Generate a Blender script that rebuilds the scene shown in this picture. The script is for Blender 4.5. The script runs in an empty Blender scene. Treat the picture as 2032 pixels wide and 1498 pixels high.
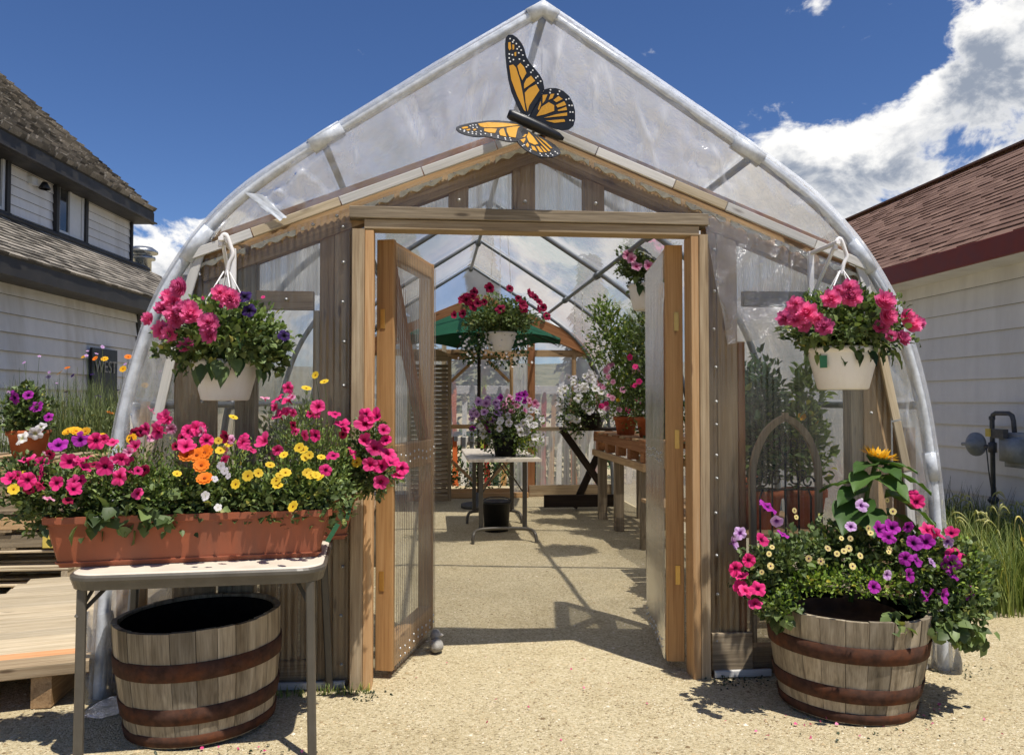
import bpy, bmesh, math, random
import numpy as np
from mathutils import Vector, Matrix, noise as mnoise

random.seed(7); RNG = np.random.default_rng(7)
SC = bpy.context.scene
COL = SC.collection
R = math.radians

# ------------------------------------------------------------------ camera
cam = bpy.data.objects.new('camera', bpy.data.cameras.new('camera'))
COL.objects.link(cam); SC.camera = cam
cam.location = (0, 0, 1.42)
cam.data.sensor_width = 36.0
cam.data.lens = 36.0 * 1600 / 2032
cam.data.clip_start = 0.05; cam.data.clip_end = 2000
cam.rotation_euler = (R(90 + 1.72), 0, R(-5.6))

# ------------------------------------------------------------------ sun, exposure
SUN = Vector((0.22, -0.315, 1.0)).normalized()
sun = bpy.data.objects.new('sun', bpy.data.lights.new('sun', 'SUN'))
COL.objects.link(sun)
sun.data.energy = 4.3; sun.data.angle = R(0.55); sun.data.color = (1.0, 0.955, 0.89)
sun.rotation_euler = SUN.to_track_quat('Z', 'Y').to_euler()
sun.location = (3, -6, 20)
vs = SC.view_settings
vs.view_transform = 'Standard'; vs.look = 'None'; vs.gamma = 1; vs.use_curve_mapping = False
vs.exposure = 0.3
SC.render.engine = 'CYCLES'
cy = SC.cycles
cy.use_adaptive_sampling = True; cy.adaptive_threshold = 0.02
cy.max_bounces = 8; cy.diffuse_bounces = 3; cy.glossy_bounces = 3; cy.transmission_bounces = 5
cy.transparent_max_bounces = 18
cy.sample_clamp_indirect = 4.0
cy.use_denoising = True
cy.caustics_reflective = False; cy.caustics_refractive = False

def lin(r, g, b):
    def f(c):
        c /= 255.0
        return c / 12.92 if c <= 0.04045 else ((c + 0.055) / 1.055) ** 2.4
    return (f(r), f(g), f(b), 1.0)

# ------------------------------------------------------------------ node helper
class NT:
    def __init__(s, tree): s.t = tree; s.n = tree.nodes; s.l = tree.links
    def add(s, typ, **kw):
        nd = s.n.new(typ)
        for k, v in kw.items(): setattr(nd, k, v)
        return nd
    def put(s, sock, v):
        if isinstance(v, bpy.types.NodeSocket): s.l.new(v, sock)
        elif v is not None: sock.default_value = v
    def math(s, op, a, b=None, c=None, clamp=False):
        nd = s.add('ShaderNodeMath', operation=op, use_clamp=clamp)
        for i, v in enumerate((a, b, c)):
            if v is not None: s.put(nd.inputs[i], v)
        return nd.outputs[0]
    def mix(s, f, a, b, mode='MIX'):
        nd = s.add('ShaderNodeMix', data_type='RGBA', blend_type=mode)
        s.put(nd.inputs[0], f); s.put(nd.inputs[6], a); s.put(nd.inputs[7], b)
        return nd.outputs[2]
    def ramp(s, f, stops, interp='LINEAR'):
        nd = s.add('ShaderNodeValToRGB'); cr = nd.color_ramp; cr.interpolation = interp
        while len(cr.elements) < len(stops): cr.elements.new(0.5)
        for e, (p, c) in zip(cr.elements, stops):
            e.position = p; e.color = c if len(c) == 4 else (*c, 1)
        s.put(nd.inputs[0], f); return nd.outputs[0]
    def mapr(s, f, a, b, c, d, smooth=False):
        nd = s.add('ShaderNodeMapRange', interpolation_type='SMOOTHSTEP' if smooth else 'LINEAR')
        for i, v in enumerate((f, a, b, c, d)): s.put(nd.inputs[i], v)
        return nd.outputs[0]
    def noise(s, vec, scale, detail=4, rough=0.55, dist=0.0):
        nd = s.add('ShaderNodeTexNoise')
        if vec is not None: s.put(nd.inputs['Vector'], vec)
        nd.inputs['Scale'].default_value = scale; nd.inputs['Detail'].default_value = detail
        nd.inputs['Roughness'].default_value = rough; nd.inputs['Distortion'].default_value = dist
        return nd.outputs[0]
    def vor(s, vec, scale, feature='F1', out='Distance', rnd=1.0):
        nd = s.add('ShaderNodeTexVoronoi', feature=feature)
        s.put(nd.inputs['Vector'], vec); nd.inputs['Scale'].default_value = scale
        nd.inputs['Randomness'].default_value = rnd
        return nd.outputs[out]
    def mapping(s, vec, scale=(1, 1, 1), loc=None):
        nd = s.add('ShaderNodeMapping'); s.put(nd.inputs['Vector'], vec)
        nd.inputs['Scale'].default_value = scale
        if loc is not None: s.put(nd.inputs['Location'], loc)
        return nd.outputs[0]
    def coord(s, k='Object'):
        return s.add('ShaderNodeTexCoord').outputs[k]
    def rnd(s):
        a = s.add('ShaderNodeObjectInfo').outputs['Random']
        b = s.add('ShaderNodeNewGeometry').outputs['Random Per Island']
        return s.math('FRACT', s.math('ADD', s.math('MULTIPLY', a, 7.31), b))
    def bump(s, h, strength=0.3, dist=0.01, normal=None):
        nd = s.add('ShaderNodeBump'); nd.inputs['Strength'].default_value = strength
        nd.inputs['Distance'].default_value = dist; s.put(nd.inputs['Height'], h)
        if normal is not None: s.put(nd.inputs['Normal'], normal)
        return nd.outputs[0]

def newmat(name):
    m = bpy.data.materials.new(name); m.use_nodes = True
    m.node_tree.nodes.clear()
    return m, NT(m.node_tree)

def finish(m, t, shader):
    o = t.add('ShaderNodeOutputMaterial'); t.l.new(shader, o.inputs[0]); return m

def princ(t, color, rough=0.6, metal=0.0, spec=0.4, normal=None, **kw):
    p = t.add('ShaderNodeBsdfPrincipled')
    t.put(p.inputs['Base Color'], color); t.put(p.inputs['Roughness'], rough)
    t.put(p.inputs['Metallic'], metal); t.put(p.inputs['Specular IOR Level'], spec)
    if normal is not None: t.put(p.inputs['Normal'], normal)
    for k, v in kw.items(): t.put(p.inputs[k.replace('_', ' ')], v)
    return p.outputs[0]

def mixsh(t, f, a, b):
    nd = t.add('ShaderNodeMixShader'); t.put(nd.inputs[0], f); t.l.new(a, nd.inputs[1]); t.l.new(b, nd.inputs[2])
    return nd.outputs[0]

# ------------------------------------------------------------------ world: sky with cumulus
world = bpy.data.worlds.new('World'); SC.world = world; world.use_nodes = True
world.node_tree.nodes.clear(); w = NT(world.node_tree)
sky = w.add('ShaderNodeTexSky', sky_type='NISHITA')
sky.sun_disc = False
sky.sun_elevation = math.asin(SUN.z); sky.sun_rotation = math.atan2(SUN.x, SUN.y)
sky.altitude = 2400; sky.air_density = 1.0; sky.dust_density = 0.9; sky.ozone_density = 4.0
dirv = w.coord('Generated')
sep = w.add('ShaderNodeSeparateXYZ'); w.l.new(dirv, sep.inputs[0])
AZ = w.math('MULTIPLY', w.math('ARCTAN2', sep.outputs[0], sep.outputs[1]), 57.2958)
EL = w.math('MULTIPLY', w.math('ARCSINE', sep.outputs[2]), 57.2958)
def blob(el, az0, el0, wa, we, amp):
    a = w.math('DIVIDE', w.math('SUBTRACT', AZ, az0), wa)
    e = w.math('DIVIDE', w.math('SUBTRACT', el, el0), we)
    q = w.math('ADD', w.math('MULTIPLY', a, a), w.math('MULTIPLY', e, e))
    return w.math('MULTIPLY', w.math('EXPONENT', w.math('MULTIPLY', q, -1.0)), amp)
BLOBS = [(38.5, 22.5, 5.5, 4.8, .34), (32.5, 18.0, 6.5, 2.4, .33), (26.0, 16.4, 3.6, 1.3, .25), (40, 14.8, 10, 3.4, .30),
         (25.5, 13.0, 7, 3.0, .46), (18, 11.2, 7, 3.4, .42), (15.7, 23.4, 1.9, 0.8, .21), (17.7, 21.6, 1.2, 0.35, .13),
         (29.8, 22.4, 1.4, 0.9, .18), (-19, 8.8, 8, 3.6, .48), (-13.5, 12.2, 1.2, 1.4, .22), (-9.5, 13.6, 1.0, 0.9, .16),
         (60, 17, 14, 7, .22), (-70, 14, 16, 6, .22), (110, 20, 18, 8, .2), (165, 16, 20, 7, .2), (-130, 18, 20, 7, .22), (4, 10, 12, 4, .2)]
def density(el, dz):
    v = w.mapping(dirv, (1, 1, 1.55), (0, 0, dz))
    n = w.math('MULTIPLY_ADD', w.noise(v, 8.5, 10, 0.6, 0.35), 1.55, -0.275)
    n2 = w.noise(v, 21, 5, 0.6)
    d = w.math('ADD', n, w.math('MULTIPLY', w.math('SUBTRACT', n2, 0.5), 0.16))
    tot = w.math('SUBTRACT', d, 0.175)
    for b in BLOBS: tot = w.math('ADD', tot, blob(el, *b))
    # a bank of low cloud round the whole horizon
    low = w.math('MULTIPLY', w.math('EXPONENT', w.math('MULTIPLY', w.math('POWER', w.math('DIVIDE', w.math('MAXIMUM', el, 0.0), 8.0), 2.0), -1.0)), 0.17)
    return w.math('ADD', tot, low)
D0 = density(EL, 0.0)
D1 = density(w.math('ADD', EL, 2.0), 0.055)
mask = w.mapr(D0, 0.545, 0.69, 0, 1, True)
shade = w.mapr(D1, 0.52, 0.80, 0, 1, True)
thick = w.mapr(D0, 0.60, 0.86, 0, 1, True)
dark = w.math('MULTIPLY', shade, w.math('MULTIPLY_ADD', thick, 0.75, 0.25))
ccol = w.mix(dark, (1.0, 0.99, 0.97, 1), (0.30, 0.345, 0.43, 1))
hs_ = w.add('ShaderNodeHueSaturation'); hs_.inputs['Saturation'].default_value = 1.14; hs_.inputs['Hue'].default_value = 0.508; w.l.new(sky.outputs[0], hs_.inputs['Color'])
bg1 = w.add('ShaderNodeBackground'); w.l.new(hs_.outputs[0], bg1.inputs[0]); bg1.inputs[1].default_value = 0.094
bg2 = w.add('ShaderNodeBackground'); w.l.new(ccol, bg2.inputs[0]); bg2.inputs[1].default_value = 0.85
ms = w.add('ShaderNodeMixShader'); w.l.new(mask, ms.inputs[0]); w.l.new(bg1.outputs[0], ms.inputs[1]); w.l.new(bg2.outputs[0], ms.inputs[2])
wo = w.add('ShaderNodeOutputWorld'); w.l.new(ms.outputs[0], wo.inputs[0])

# ------------------------------------------------------------------ object helpers
WM = {}
def link(o, parent=None, wm=None):
    COL.objects.link(o)
    m = wm if wm is not None else o.matrix_basis.copy()
    WM[o] = m
    if parent is not None:
        o.parent = parent
        o.matrix_parent_inverse = WM[parent].inverted()
    return o
def tag(o, label=None, cat=None, group=None, kind=None):
    if label: o['label'] = label
    if cat: o['category'] = cat
    if group: o['group'] = group
    if kind: o['kind'] = kind
    return o
def root(name, loc, label, cat, group=None):
    o = bpy.data.objects.new(name, None); o.empty_display_size = 0.1
    o.location = loc
    link(o, None, Matrix.Translation(Vector(loc)))
    return tag(o, label, cat, group)
def mkmesh(name, verts, faces, mat=None, smooth=False):
    me = bpy.data.meshes.new(name)
    me.from_pydata([tuple(v) for v in verts], [], [tuple(f) for f in faces])
    if mat is not None: me.materials.append(mat)
    if smooth:
        me.polygons.foreach_set('use_smooth', [True] * len(me.polygons))
    me.update(); return me
def obj(name, me, parent=None, matrix=None):
    o = bpy.data.objects.new(name, me)
    if matrix is not None: o.matrix_basis = matrix
    return link(o, parent, matrix.copy() if matrix is not None else Matrix())
def frame(zdir, ydir, loc):
    z = Vector(zdir).normalized(); y = Vector(ydir); y = (y - z * y.dot(z))
    if y.length < 1e-6: y = z.orthogonal()
    y.normalize(); x = y.cross(z)
    return Matrix(((x.x, y.x, z.x, loc[0]), (x.y, y.y, z.y, loc[1]), (x.z, y.z, z.z, loc[2]), (0, 0, 0, 1)))
def prism_mesh(name, sx, sy, sz, mat, ch=0.003):
    """box with chamfered long edges, long axis Z, centred on x and y, from z=0 to sz"""
    a, b = sx / 2, sy / 2; c = min(ch, a * .45, b * .45)
    prof = [(-a + c, -b), (a - c, -b), (a, -b + c), (a, b - c), (a - c, b), (-a + c, b), (-a, b - c), (-a, -b + c)]
    v = [(x, y, 0) for x, y in prof] + [(x, y, sz) for x, y in prof]
    f = [(i, (i + 1) % 8, 8 + (i + 1) % 8, 8 + i) for i in range(8)] + [tuple(range(7, -1, -1)), tuple(range(8, 16))]
    return mkmesh(name, v, f, mat)
def board(name, p0, p1, wd, th, mat, parent, face=(0, -1, 0), ch=0.003):
    """a plank from p0 to p1 along its centre line; `face` is the broad face's normal"""
    p0 = Vector(p0); p1 = Vector(p1); d = p1 - p0
    return obj(name, prism_mesh(name, wd, th, d.length, mat, ch), parent, frame(d, face, p0))
def box(name, lo, hi, mat, parent, ch=0.004):
    lo = Vector(lo); hi = Vector(hi); s = hi - lo
    ax = max(range(3), key=lambda i: s[i])
    c = (lo + hi) / 2
    if ax == 2: return board(name, (c.x, c.y, lo.z), (c.x, c.y, hi.z), s.x, s.y, mat, parent, (0, 1, 0), ch)
    if ax == 0: return board(name, (lo.x, c.y, c.z), (hi.x, c.y, c.z), s.z, s.y, mat, parent, (0, 1, 0), ch)
    return board(name, (c.x, lo.y, c.z), (c.x, hi.y, c.z), s.x, s.z, mat, parent, (0, 0, 1), ch)
def sweep(pts, rad, seg=8, cap=True):
    pts = [Vector(p) for p in pts]; n = len(pts)
    if not hasattr(rad, '__len__'): rad = [rad] * n
    v = []; f = []; nrm = None
    for i, p in enumerate(pts):
        d = (pts[min(i + 1, n - 1)] - pts[max(i - 1, 0)]).normalized()
        if nrm is None: nrm = d.orthogonal().normalized()
        else:
            nrm = nrm - d * nrm.dot(d)
            nrm = nrm.normalized() if nrm.length > 1e-6 else d.orthogonal().normalized()
        b = d.cross(nrm)
        for k in range(seg):
            a = 2 * math.pi * k / seg
            v.append(p + (nrm * math.cos(a) + b * math.sin(a)) * rad[i])
    for i in range(n - 1):
        for k in range(seg):
            k2 = (k + 1) % seg
            f.append((i * seg + k, i * seg + k2, (i + 1) * seg + k2, (i + 1) * seg + k))
    if cap:
        f.append(tuple(range(seg - 1, -1, -1))); f.append(tuple(range((n - 1) * seg, n * seg)))
    return v, f
def tube(name, pts, rad, mat, parent, seg=8):
    v, f = sweep(pts, rad, seg)
    return obj(name, mkmesh(name, v, f, mat, True), parent)
def join(parts):
    V = []; F = []
    for v, f in parts:
        o = len(V); V += list(v); F += [tuple(i + o for i in q) for q in f]
    return V, F
def lathe(name, prof, mat, parent, loc=(0, 0, 0), seg=32, rot=None, smooth=True, wob=0.0):
    v = []; f = []; n = len(prof)
    for i in range(seg):
        a = 2 * math.pi * i / seg
        for r, z in prof: 
            rr = r * (1 + wob * math.sin(3 * a + z * 9))
            v.append((rr * math.cos(a), rr * math.sin(a), z))
    for i in range(seg):
        j = (i + 1) % seg
        for k in range(n - 1): f.append((i * n + k, j * n + k, j * n + k + 1, i * n + k + 1))
    m = Matrix.Translation(Vector(loc))
    if rot is not None: m = m @ rot
    return obj(name, mkmesh(name, v, f, mat, smooth), parent, m)
def catmull(P, n):
    P = [Vector(p) for p in P]; out = []
    for i in range(len(P) - 1):
        p0 = P[max(i - 1, 0)]; p1 = P[i]; p2 = P[i + 1]; p3 = P[min(i + 2, len(P) - 1)]
        for k in range(n):
            t = k / n
            out.append(0.5 * ((2 * p1) + (p2 - p0) * t + (2 * p0 - 5 * p1 + 4 * p2 - p3) * t * t + (3 * p1 - p0 - 3 * p2 + p3) * t ** 3))
    out.append(P[-1]); return out
def copytree(o, parent=None, delta=None):
    c = o.copy(); COL.objects.link(c)
    if parent is None and delta is not None: c.location = c.location + Vector(delta)
    if parent is not None: c.parent = parent
    for ch in o.children: copytree(ch, c)
    return c
# ------------------------------------------------------------------ materials
def wood(name, dark, mid, light, rough=0.75, stain=0.35, bumpd=0.003, tone=.80):
    m, t = newmat(name)
    off = t.math('MULTIPLY', t.add('ShaderNodeObjectInfo').outputs['Random'], 37.0)
    cv = t.add('ShaderNodeCombineXYZ')
    for i in range(3): t.l.new(off, cv.inputs[i])
    co = t.coord('Object')
    g = t.noise(t.mapping(co, (38, 38, 1.3), cv.outputs[0]), 1.0, 6, 0.62, 0.9)
    fine = t.noise(t.mapping(co, (160, 160, 5), cv.outputs[0]), 1.0, 3, 0.6)
    big = t.noise(t.mapping(co, (7, 7, 1.6), cv.outputs[0]), 1.0, 4, 0.6)
    k = t.math('ADD', t.math('MULTIPLY', g, 0.65), t.math('MULTIPLY', fine, 0.35))
    c = t.ramp(k, [(0.28, dark), (0.5, mid), (0.72, light)])
    st = t.mapr(big, 0.42, 0.66, 0, stain)
    c = t.mix(st, c, t.mix(1.0, c, (0.42, 0.38, 0.33, 1), 'MULTIPLY'))
    knot = t.vor(t.mapping(co, (9, 9, 2.2), cv.outputs[0]), 1.0)
    kn = t.mapr(knot, 0.05, 0.11, 0.75, 0)
    c = t.mix(kn, c, (dark[0] * .35, dark[1] * .3, dark[2] * .3, 1))
    rv = t.add('ShaderNodeObjectInfo').outputs['Random']
    c = t.mix(1.0, c, t.ramp(rv, [(0, (tone, tone * .99, tone * .98)), (1, (1.12, 1.09, 1.05))]), 'MULTIPLY')
    b = t.bump(t.math('ADD', k, t.math('MULTIPLY', kn, -0.3)), 0.55, bumpd)
    return finish(m, t, princ(t, c, rough, normal=b, spec=0.25))
W_GREY = wood('weathered_wood', lin(92, 81, 66), lin(148, 134, 112), lin(188, 174, 150), stain=0.4)
W_BROWN = wood('brown_weathered_wood', lin(114, 88, 62), lin(176, 145, 107), lin(204, 176, 138), stain=0.5)
W_PALE = wood('pale_weathered_wood', lin(116, 97, 74), lin(162, 143, 115), lin(193, 177, 150))
W_PINE = wood('new_pine', lin(170, 124, 82), lin(199, 160, 114), lin(218, 184, 141), rough=0.6, stain=0.12, bumpd=0.0012)
W_PINED = wood('amber_pine', lin(149, 108, 67), lin(182, 141, 92), lin(201, 162, 111), rough=0.6, stain=0.15, bumpd=0.0012)
W_CEDAR = wood('orange_timber', lin(113, 72, 44), lin(159, 109, 71), lin(186, 138, 97), stain=0.25)
W_OAK = wood('barrel_oak', lin(108, 98, 82), lin(168, 156, 134), lin(198, 187, 166), stain=0.95, tone=.55)
W_DECK = wood('deck_plank', lin(147, 131, 104), lin(195, 180, 152), lin(219, 206, 182), stain=0.3)
W_DECKO = wood('orange_deck_plank', lin(170, 118, 80), lin(214, 158, 112), lin(228, 180, 136), stain=0.15)
W_DARK = wood('dark_stained_wood', lin(38, 30, 24), lin(56, 46, 38), lin(76, 64, 52), stain=0.4)
W_BATTEN = wood('white_painted_batten', lin(176, 174, 168), lin(206, 205, 200), lin(226, 224, 220), stain=0.25, bumpd=0.001)
W_PLY = wood('tan_plywood', lin(146, 116, 82), lin(184, 154, 116), lin(206, 178, 142), stain=0.4)

def plain(name, col, rough=0.5, metal=0.0, spec=0.4, var=0.12, scale=14, bumpk=0.0, dirt=None, dirtamt=0.5, streak=False):
    m, t = newmat(name); co = t.coord('Object')
    n = t.noise(co, scale, 5, 0.6)
    c = t.mix(t.mapr(n, 0.35, 0.65, 0, 1), tuple(x * (1 - var) for x in col[:3]) + (1,), tuple(min(1, x * (1 + var)) for x in col[:3]) + (1,))
    if dirt is not None:
        d = t.noise(t.mapping(co, (scale * .9, scale * .9, scale * .12)) if streak else co, 1.0 if streak else scale * .35, 6, 0.65)
        c = t.mix(t.mapr(d, 0.48, 0.7, 0, dirtamt), c, dirt)
    nb = t.bump(n, bumpk, 0.004) if bumpk else None
    return finish(m, t, princ(t, c, t.mapr(n, 0.3, 0.7, max(0.05, rough - .08), min(1, rough + .08)), metal, spec, nb))
M_GALV = plain('galvanised_pipe', lin(118, 122, 126), 0.45, 0.6, scale=9, var=.15)
M_WRAP = plain('film_wrapped_pipe', lin(206, 210, 214), 0.22, 0.0, 0.6, var=.16, scale=24, bumpk=.35)
M_WHITEP = plain('white_plastic', lin(242, 238, 234), 0.38, 0, .4, var=.03, scale=6, dirt=lin(206, 198, 186), dirtamt=.35, streak=True)
M_TERRA = plain('terracotta_plastic', lin(152, 84, 56), 0.5, 0, .35, var=.08, scale=7, dirt=lin(122, 78, 60), dirtamt=.7, streak=True)
M_CLAY = plain('fired_clay', lin(168, 92, 58), 0.85, 0, .15, var=.15, scale=10, dirt=lin(196, 150, 118), dirtamt=.4)
M_OLDPOT = plain('dark_weathered_pot', lin(92, 70, 54), .9, 0, .15, var=.3, scale=12)
M_BLACKP = plain('black_plastic', lin(30, 30, 31), 0.45, 0, .35, var=.2)
M_BLACK = plain('matte_black_paint', lin(26, 27, 30), 0.38, 0, .4, var=.15)
M_RUST = plain('rusty_hoop_iron', lin(72, 50, 40), 0.88, 0.1, .2, var=.35, scale=26, bumpk=.3, dirt=lin(112, 66, 40), dirtamt=.7)
M_SOIL = plain('dark_soil', lin(44, 34, 26), 0.95, 0, .1, var=.5, scale=60, bumpk=.8)
M_CHAR = plain('charred_oak', lin(24, 21, 19), 0.9, 0, .1, var=.4, scale=30, bumpk=.4)
M_TABTOP = plain('beige_vinyl_tabletop', lin(222, 210, 190), 0.45, 0, .35, var=.04, scale=8, dirt=lin(168, 152, 128), dirtamt=.35)
M_TABMET = plain('taupe_enamelled_metal', lin(88, 83, 74), 0.4, 0.1, .4, var=.1, scale=12, dirt=lin(124, 118, 106), dirtamt=.3)
M_GREYMET = plain('grey_gas_meter_paint', lin(146, 151, 154), 0.5, 0.1, .35, var=.1, scale=18, dirt=lin(80, 84, 88))
M_DARKMET = plain('dark_iron_pipe', lin(88, 89, 90), 0.55, 0.3, .35, var=.2, scale=30)
M_IRON = plain('wrought_iron', lin(40, 36, 32), 0.6, 0.3, .3, var=.3, scale=40)
M_STONE = plain('grey_stone', lin(150, 146, 138), 0.9, 0, .15, var=.25, scale=40, bumpk=.6)
M_YELLOW = plain('yellow_label', lin(214, 190, 92), 0.5)
M_BRASS = plain('brass_hinge', lin(196, 160, 92), 0.35, 0.8, .5)
M_ZINC = plain('zinc_screw', lin(190, 190, 186), 0.35, 0.6, .5)
M_FOAM = plain('cream_foam_closure', lin(196, 190, 170), 0.7, 0, .2, var=.2, scale=30)
M_GREENTAG = plain('green_plant_tag', lin(52, 122, 88), 0.4)
M_FASCIA = plain('black_brown_fascia', lin(46, 44, 42), 0.6, var=.2, scale=8, dirt=lin(84, 78, 70), dirtamt=.4)
M_REDFASCIA = plain('dark_red_fascia', lin(126, 52, 34), 0.55, var=.1, scale=6)
M_VINYL = plain('white_window_frame', lin(214, 214, 210), 0.45, var=.04)
M_UMB = plain('green_umbrella_cloth', lin(30, 78, 56), 0.8, 0, .1, var=.1, scale=6)
M_STEEL = plain('bright_flue_metal', lin(176, 178, 178), 0.3, 0.85, .5, var=.1)
M_CHAIN = plain('pale_chain', lin(204, 200, 188), 0.35, .4, .5)
M_PLASTICBAG = plain('black_bucket', lin(22, 22, 24), 0.5)

M_LAPSHADE = plain('lap_shadow_edge', lin(92, 90, 86), .8, var=.3, scale=5)  # dark colour painting in the shadow line under each siding lap
def siding_mat(name, base, streak):
    m, t = newmat(name); co = t.coord('Object')   # local z runs along the board, local x is up
    n = t.noise(t.mapping(co, (3, 3, 9)), 1, 6, 0.65)
    ge = t.add('ShaderNodeNewGeometry').outputs['Position']
    s1 = t.noise(t.mapping(ge, (2.6, 2.6, 0.25)), 1, 5, 0.6)
    c = t.mix(t.mapr(n, .4, .68, 0, .5), base, tuple(x * .84 for x in base[:3]) + (1,))
    c = t.mix(t.mapr(s1, .48, .66, 0, .75), c, streak)
    rv = t.add('ShaderNodeObjectInfo').outputs['Random']
    c = t.mix(1.0, c, t.ramp(rv, [(0, (0.92, 0.92, 0.92)), (1, (1.03, 1.03, 1.03))]), 'MULTIPLY')
    fine = t.noise(t.mapping(co, (120, 120, 3)), 1, 4, .6)
    return finish(m, t, princ(t, c, 0.6, normal=t.bump(fine, .3, .002), spec=.3))
M_SIDL = siding_mat('old_white_siding', lin(238, 235, 228), lin(206, 200, 187))
M_SIDR = siding_mat('white_lap_siding', lin(238, 237, 233), lin(218, 216, 211))

def shingle_mat(name, a, b, c3):
    m, t = newmat(name); r = t.rnd(); co = t.coord('Object')
    n = t.noise(co, 60, 4, .7)
    n2 = t.noise(co, 1.2, 4, .6)
    c = t.ramp(r, [(0, a), (.5, b), (1, c3)])
    c = t.mix(t.mapr(n, .3, .7, 0, .55), c, tuple(x * .55 for x in a[:3]) + (1,))
    c = t.mix(t.mapr(n2, .4, .7, 0, .35), c, tuple(x * 1.15 for x in c3[:3]) + (1,))
    return finish(m, t, princ(t, c, .9, normal=t.bump(n, .5, .004), spec=.15))
M_SHAKE = shingle_mat('grey_wood_shake', lin(76, 71, 64), lin(138, 131, 119), lin(188, 178, 163))
M_SHINGR = shingle_mat('brown_red_shingle', lin(116, 90, 77), lin(132, 104, 90), lin(148, 119, 103))

# greenhouse film: clear polythene, a little milky, glossy
def film_mat(name, milk, milkv, tint, gloss=0.10, crease=3.0, rough=0.16, ridge=0.0, dfm=0.15):
    m, t = newmat(name); co = t.coord('Object')
    n = t.noise(co, crease, 6, .6, .6)
    n2 = t.noise(co, crease * 7, 4, .6, 1.2)
    rn = t.noise(t.mapping(co, (2.4, 2.4, 1.0)), 1.0, 2, .45, 1.2)
    rd = t.math('POWER', t.math('SUBTRACT', 1.0, t.math('ABSOLUTE', t.math('MULTIPLY_ADD', rn, 5.0, -2.5)), clamp=True), 3.0)
    f = t.math('ADD', t.mapr(n, .35, .7, milk - milkv, milk + milkv), t.mapr(n2, .55, .75, 0, milkv * .5))
    if ridge: f = t.math('ADD', f, t.math('MULTIPLY', rd, .14 * ridge))
    cr = t.add('ShaderNodeAttribute', attribute_name='crease').outputs['Fac']
    f = t.math('ADD', f, t.math('MULTIPLY', cr, .40))
    tr = t.add('ShaderNodeBsdfTransparent'); tr.inputs[0].default_value = (1, 1, 1, 1)
    tl = t.add('ShaderNodeBsdfTranslucent'); tl.inputs[0].default_value = tint
    df = t.add('ShaderNodeBsdfDiffuse'); df.inputs[0].default_value = tint
    milkS = mixsh(t, dfm, tl.outputs[0], df.outputs[0])
    gl = t.add('ShaderNodeBsdfGlossy'); gl.inputs[0].default_value = (1, 1, 1, 1); gl.inputs[1].default_value = rough
    nb = t.bump(t.math('ADD', t.math('ADD', n, t.math('MULTIPLY', n2, .35)), t.math('MULTIPLY', rd, 1.6 * ridge)), .6, .03)
    t.l.new(nb, gl.inputs['Normal'])
    lw = t.add('ShaderNodeFresnel'); lw.inputs[0].default_value = 1.45
    base = mixsh(t, t.math('MAXIMUM', t.math('MINIMUM', f, .95), 0.02), tr.outputs[0], milkS)
    return finish(m, t, mixsh(t, t.math('MULTIPLY', lw.outputs[0], gloss / .04), base, gl.outputs[0]))
M_FILM = film_mat('polythene_film', .45, .07, (.99, .99, .985, 1), .022, 1.6)
M_ENDFILM = film_mat('end_polythene_film', .20, .09, (.99, .99, 1, 1), .08, 2.0, .24, .4, .75)
M_FLAP = film_mat('loose_film_flap', .16, .08, (.97, .97, .95, 1), .10, 9.0, .16, 1.0)
def poly_mat(name, milk, tint, gloss):
    m, t = newmat(name); ge = t.add('ShaderNodeNewGeometry').outputs['Position']
    s = t.noise(t.mapping(ge, (26, 26, .35)), 1, 4, .6)
    d = t.noise(t.mapping(ge, (2, 2, 1.4)), 1, 5, .6)
    f = t.math('ADD', t.mapr(s, .4, .65, milk * .6, milk * 1.35), t.mapr(d, .5, .75, 0, milk * .5))
    tr = t.add('ShaderNodeBsdfTransparent'); tr.inputs[0].default_value = (.97, .98, .97, 1)
    tl = t.add('ShaderNodeBsdfTranslucent'); tl.inputs[0].default_value = tint
    df = t.add('ShaderNodeBsdfDiffuse'); df.inputs[0].default_value = tint
    gl = t.add('ShaderNodeBsdfGlossy'); gl.inputs[1].default_value = .12
    fr = t.add('ShaderNodeFresnel'); fr.inputs[0].default_value = 1.5
    base = mixsh(t, t.math('MINIMUM', f, .95), tr.outputs[0], mixsh(t, .45, tl.outputs[0], df.outputs[0]))
    return finish(m, t, mixsh(t, t.math('MULTIPLY', fr.outputs[0], gloss), base, gl.outputs[0]))
M_POLY = poly_mat('clear_corrugated_sheet', .075, (.92, .92, .86, 1), .9)
M_POLYM = poly_mat('milky_twinwall_sheet', .60, (.93, .91, .84, 1), .5)
M_POLYD = poly_mat('door_corrugated_sheet', .12, (.86, .84, .78, 1), .6)
def glass_mat():
    m, t = newmat('dark_window_glass')
    return finish(m, t, princ(t, (.02, .025, .03, 1), .06, 0, .9))
M_GLASS = glass_mat()

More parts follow.
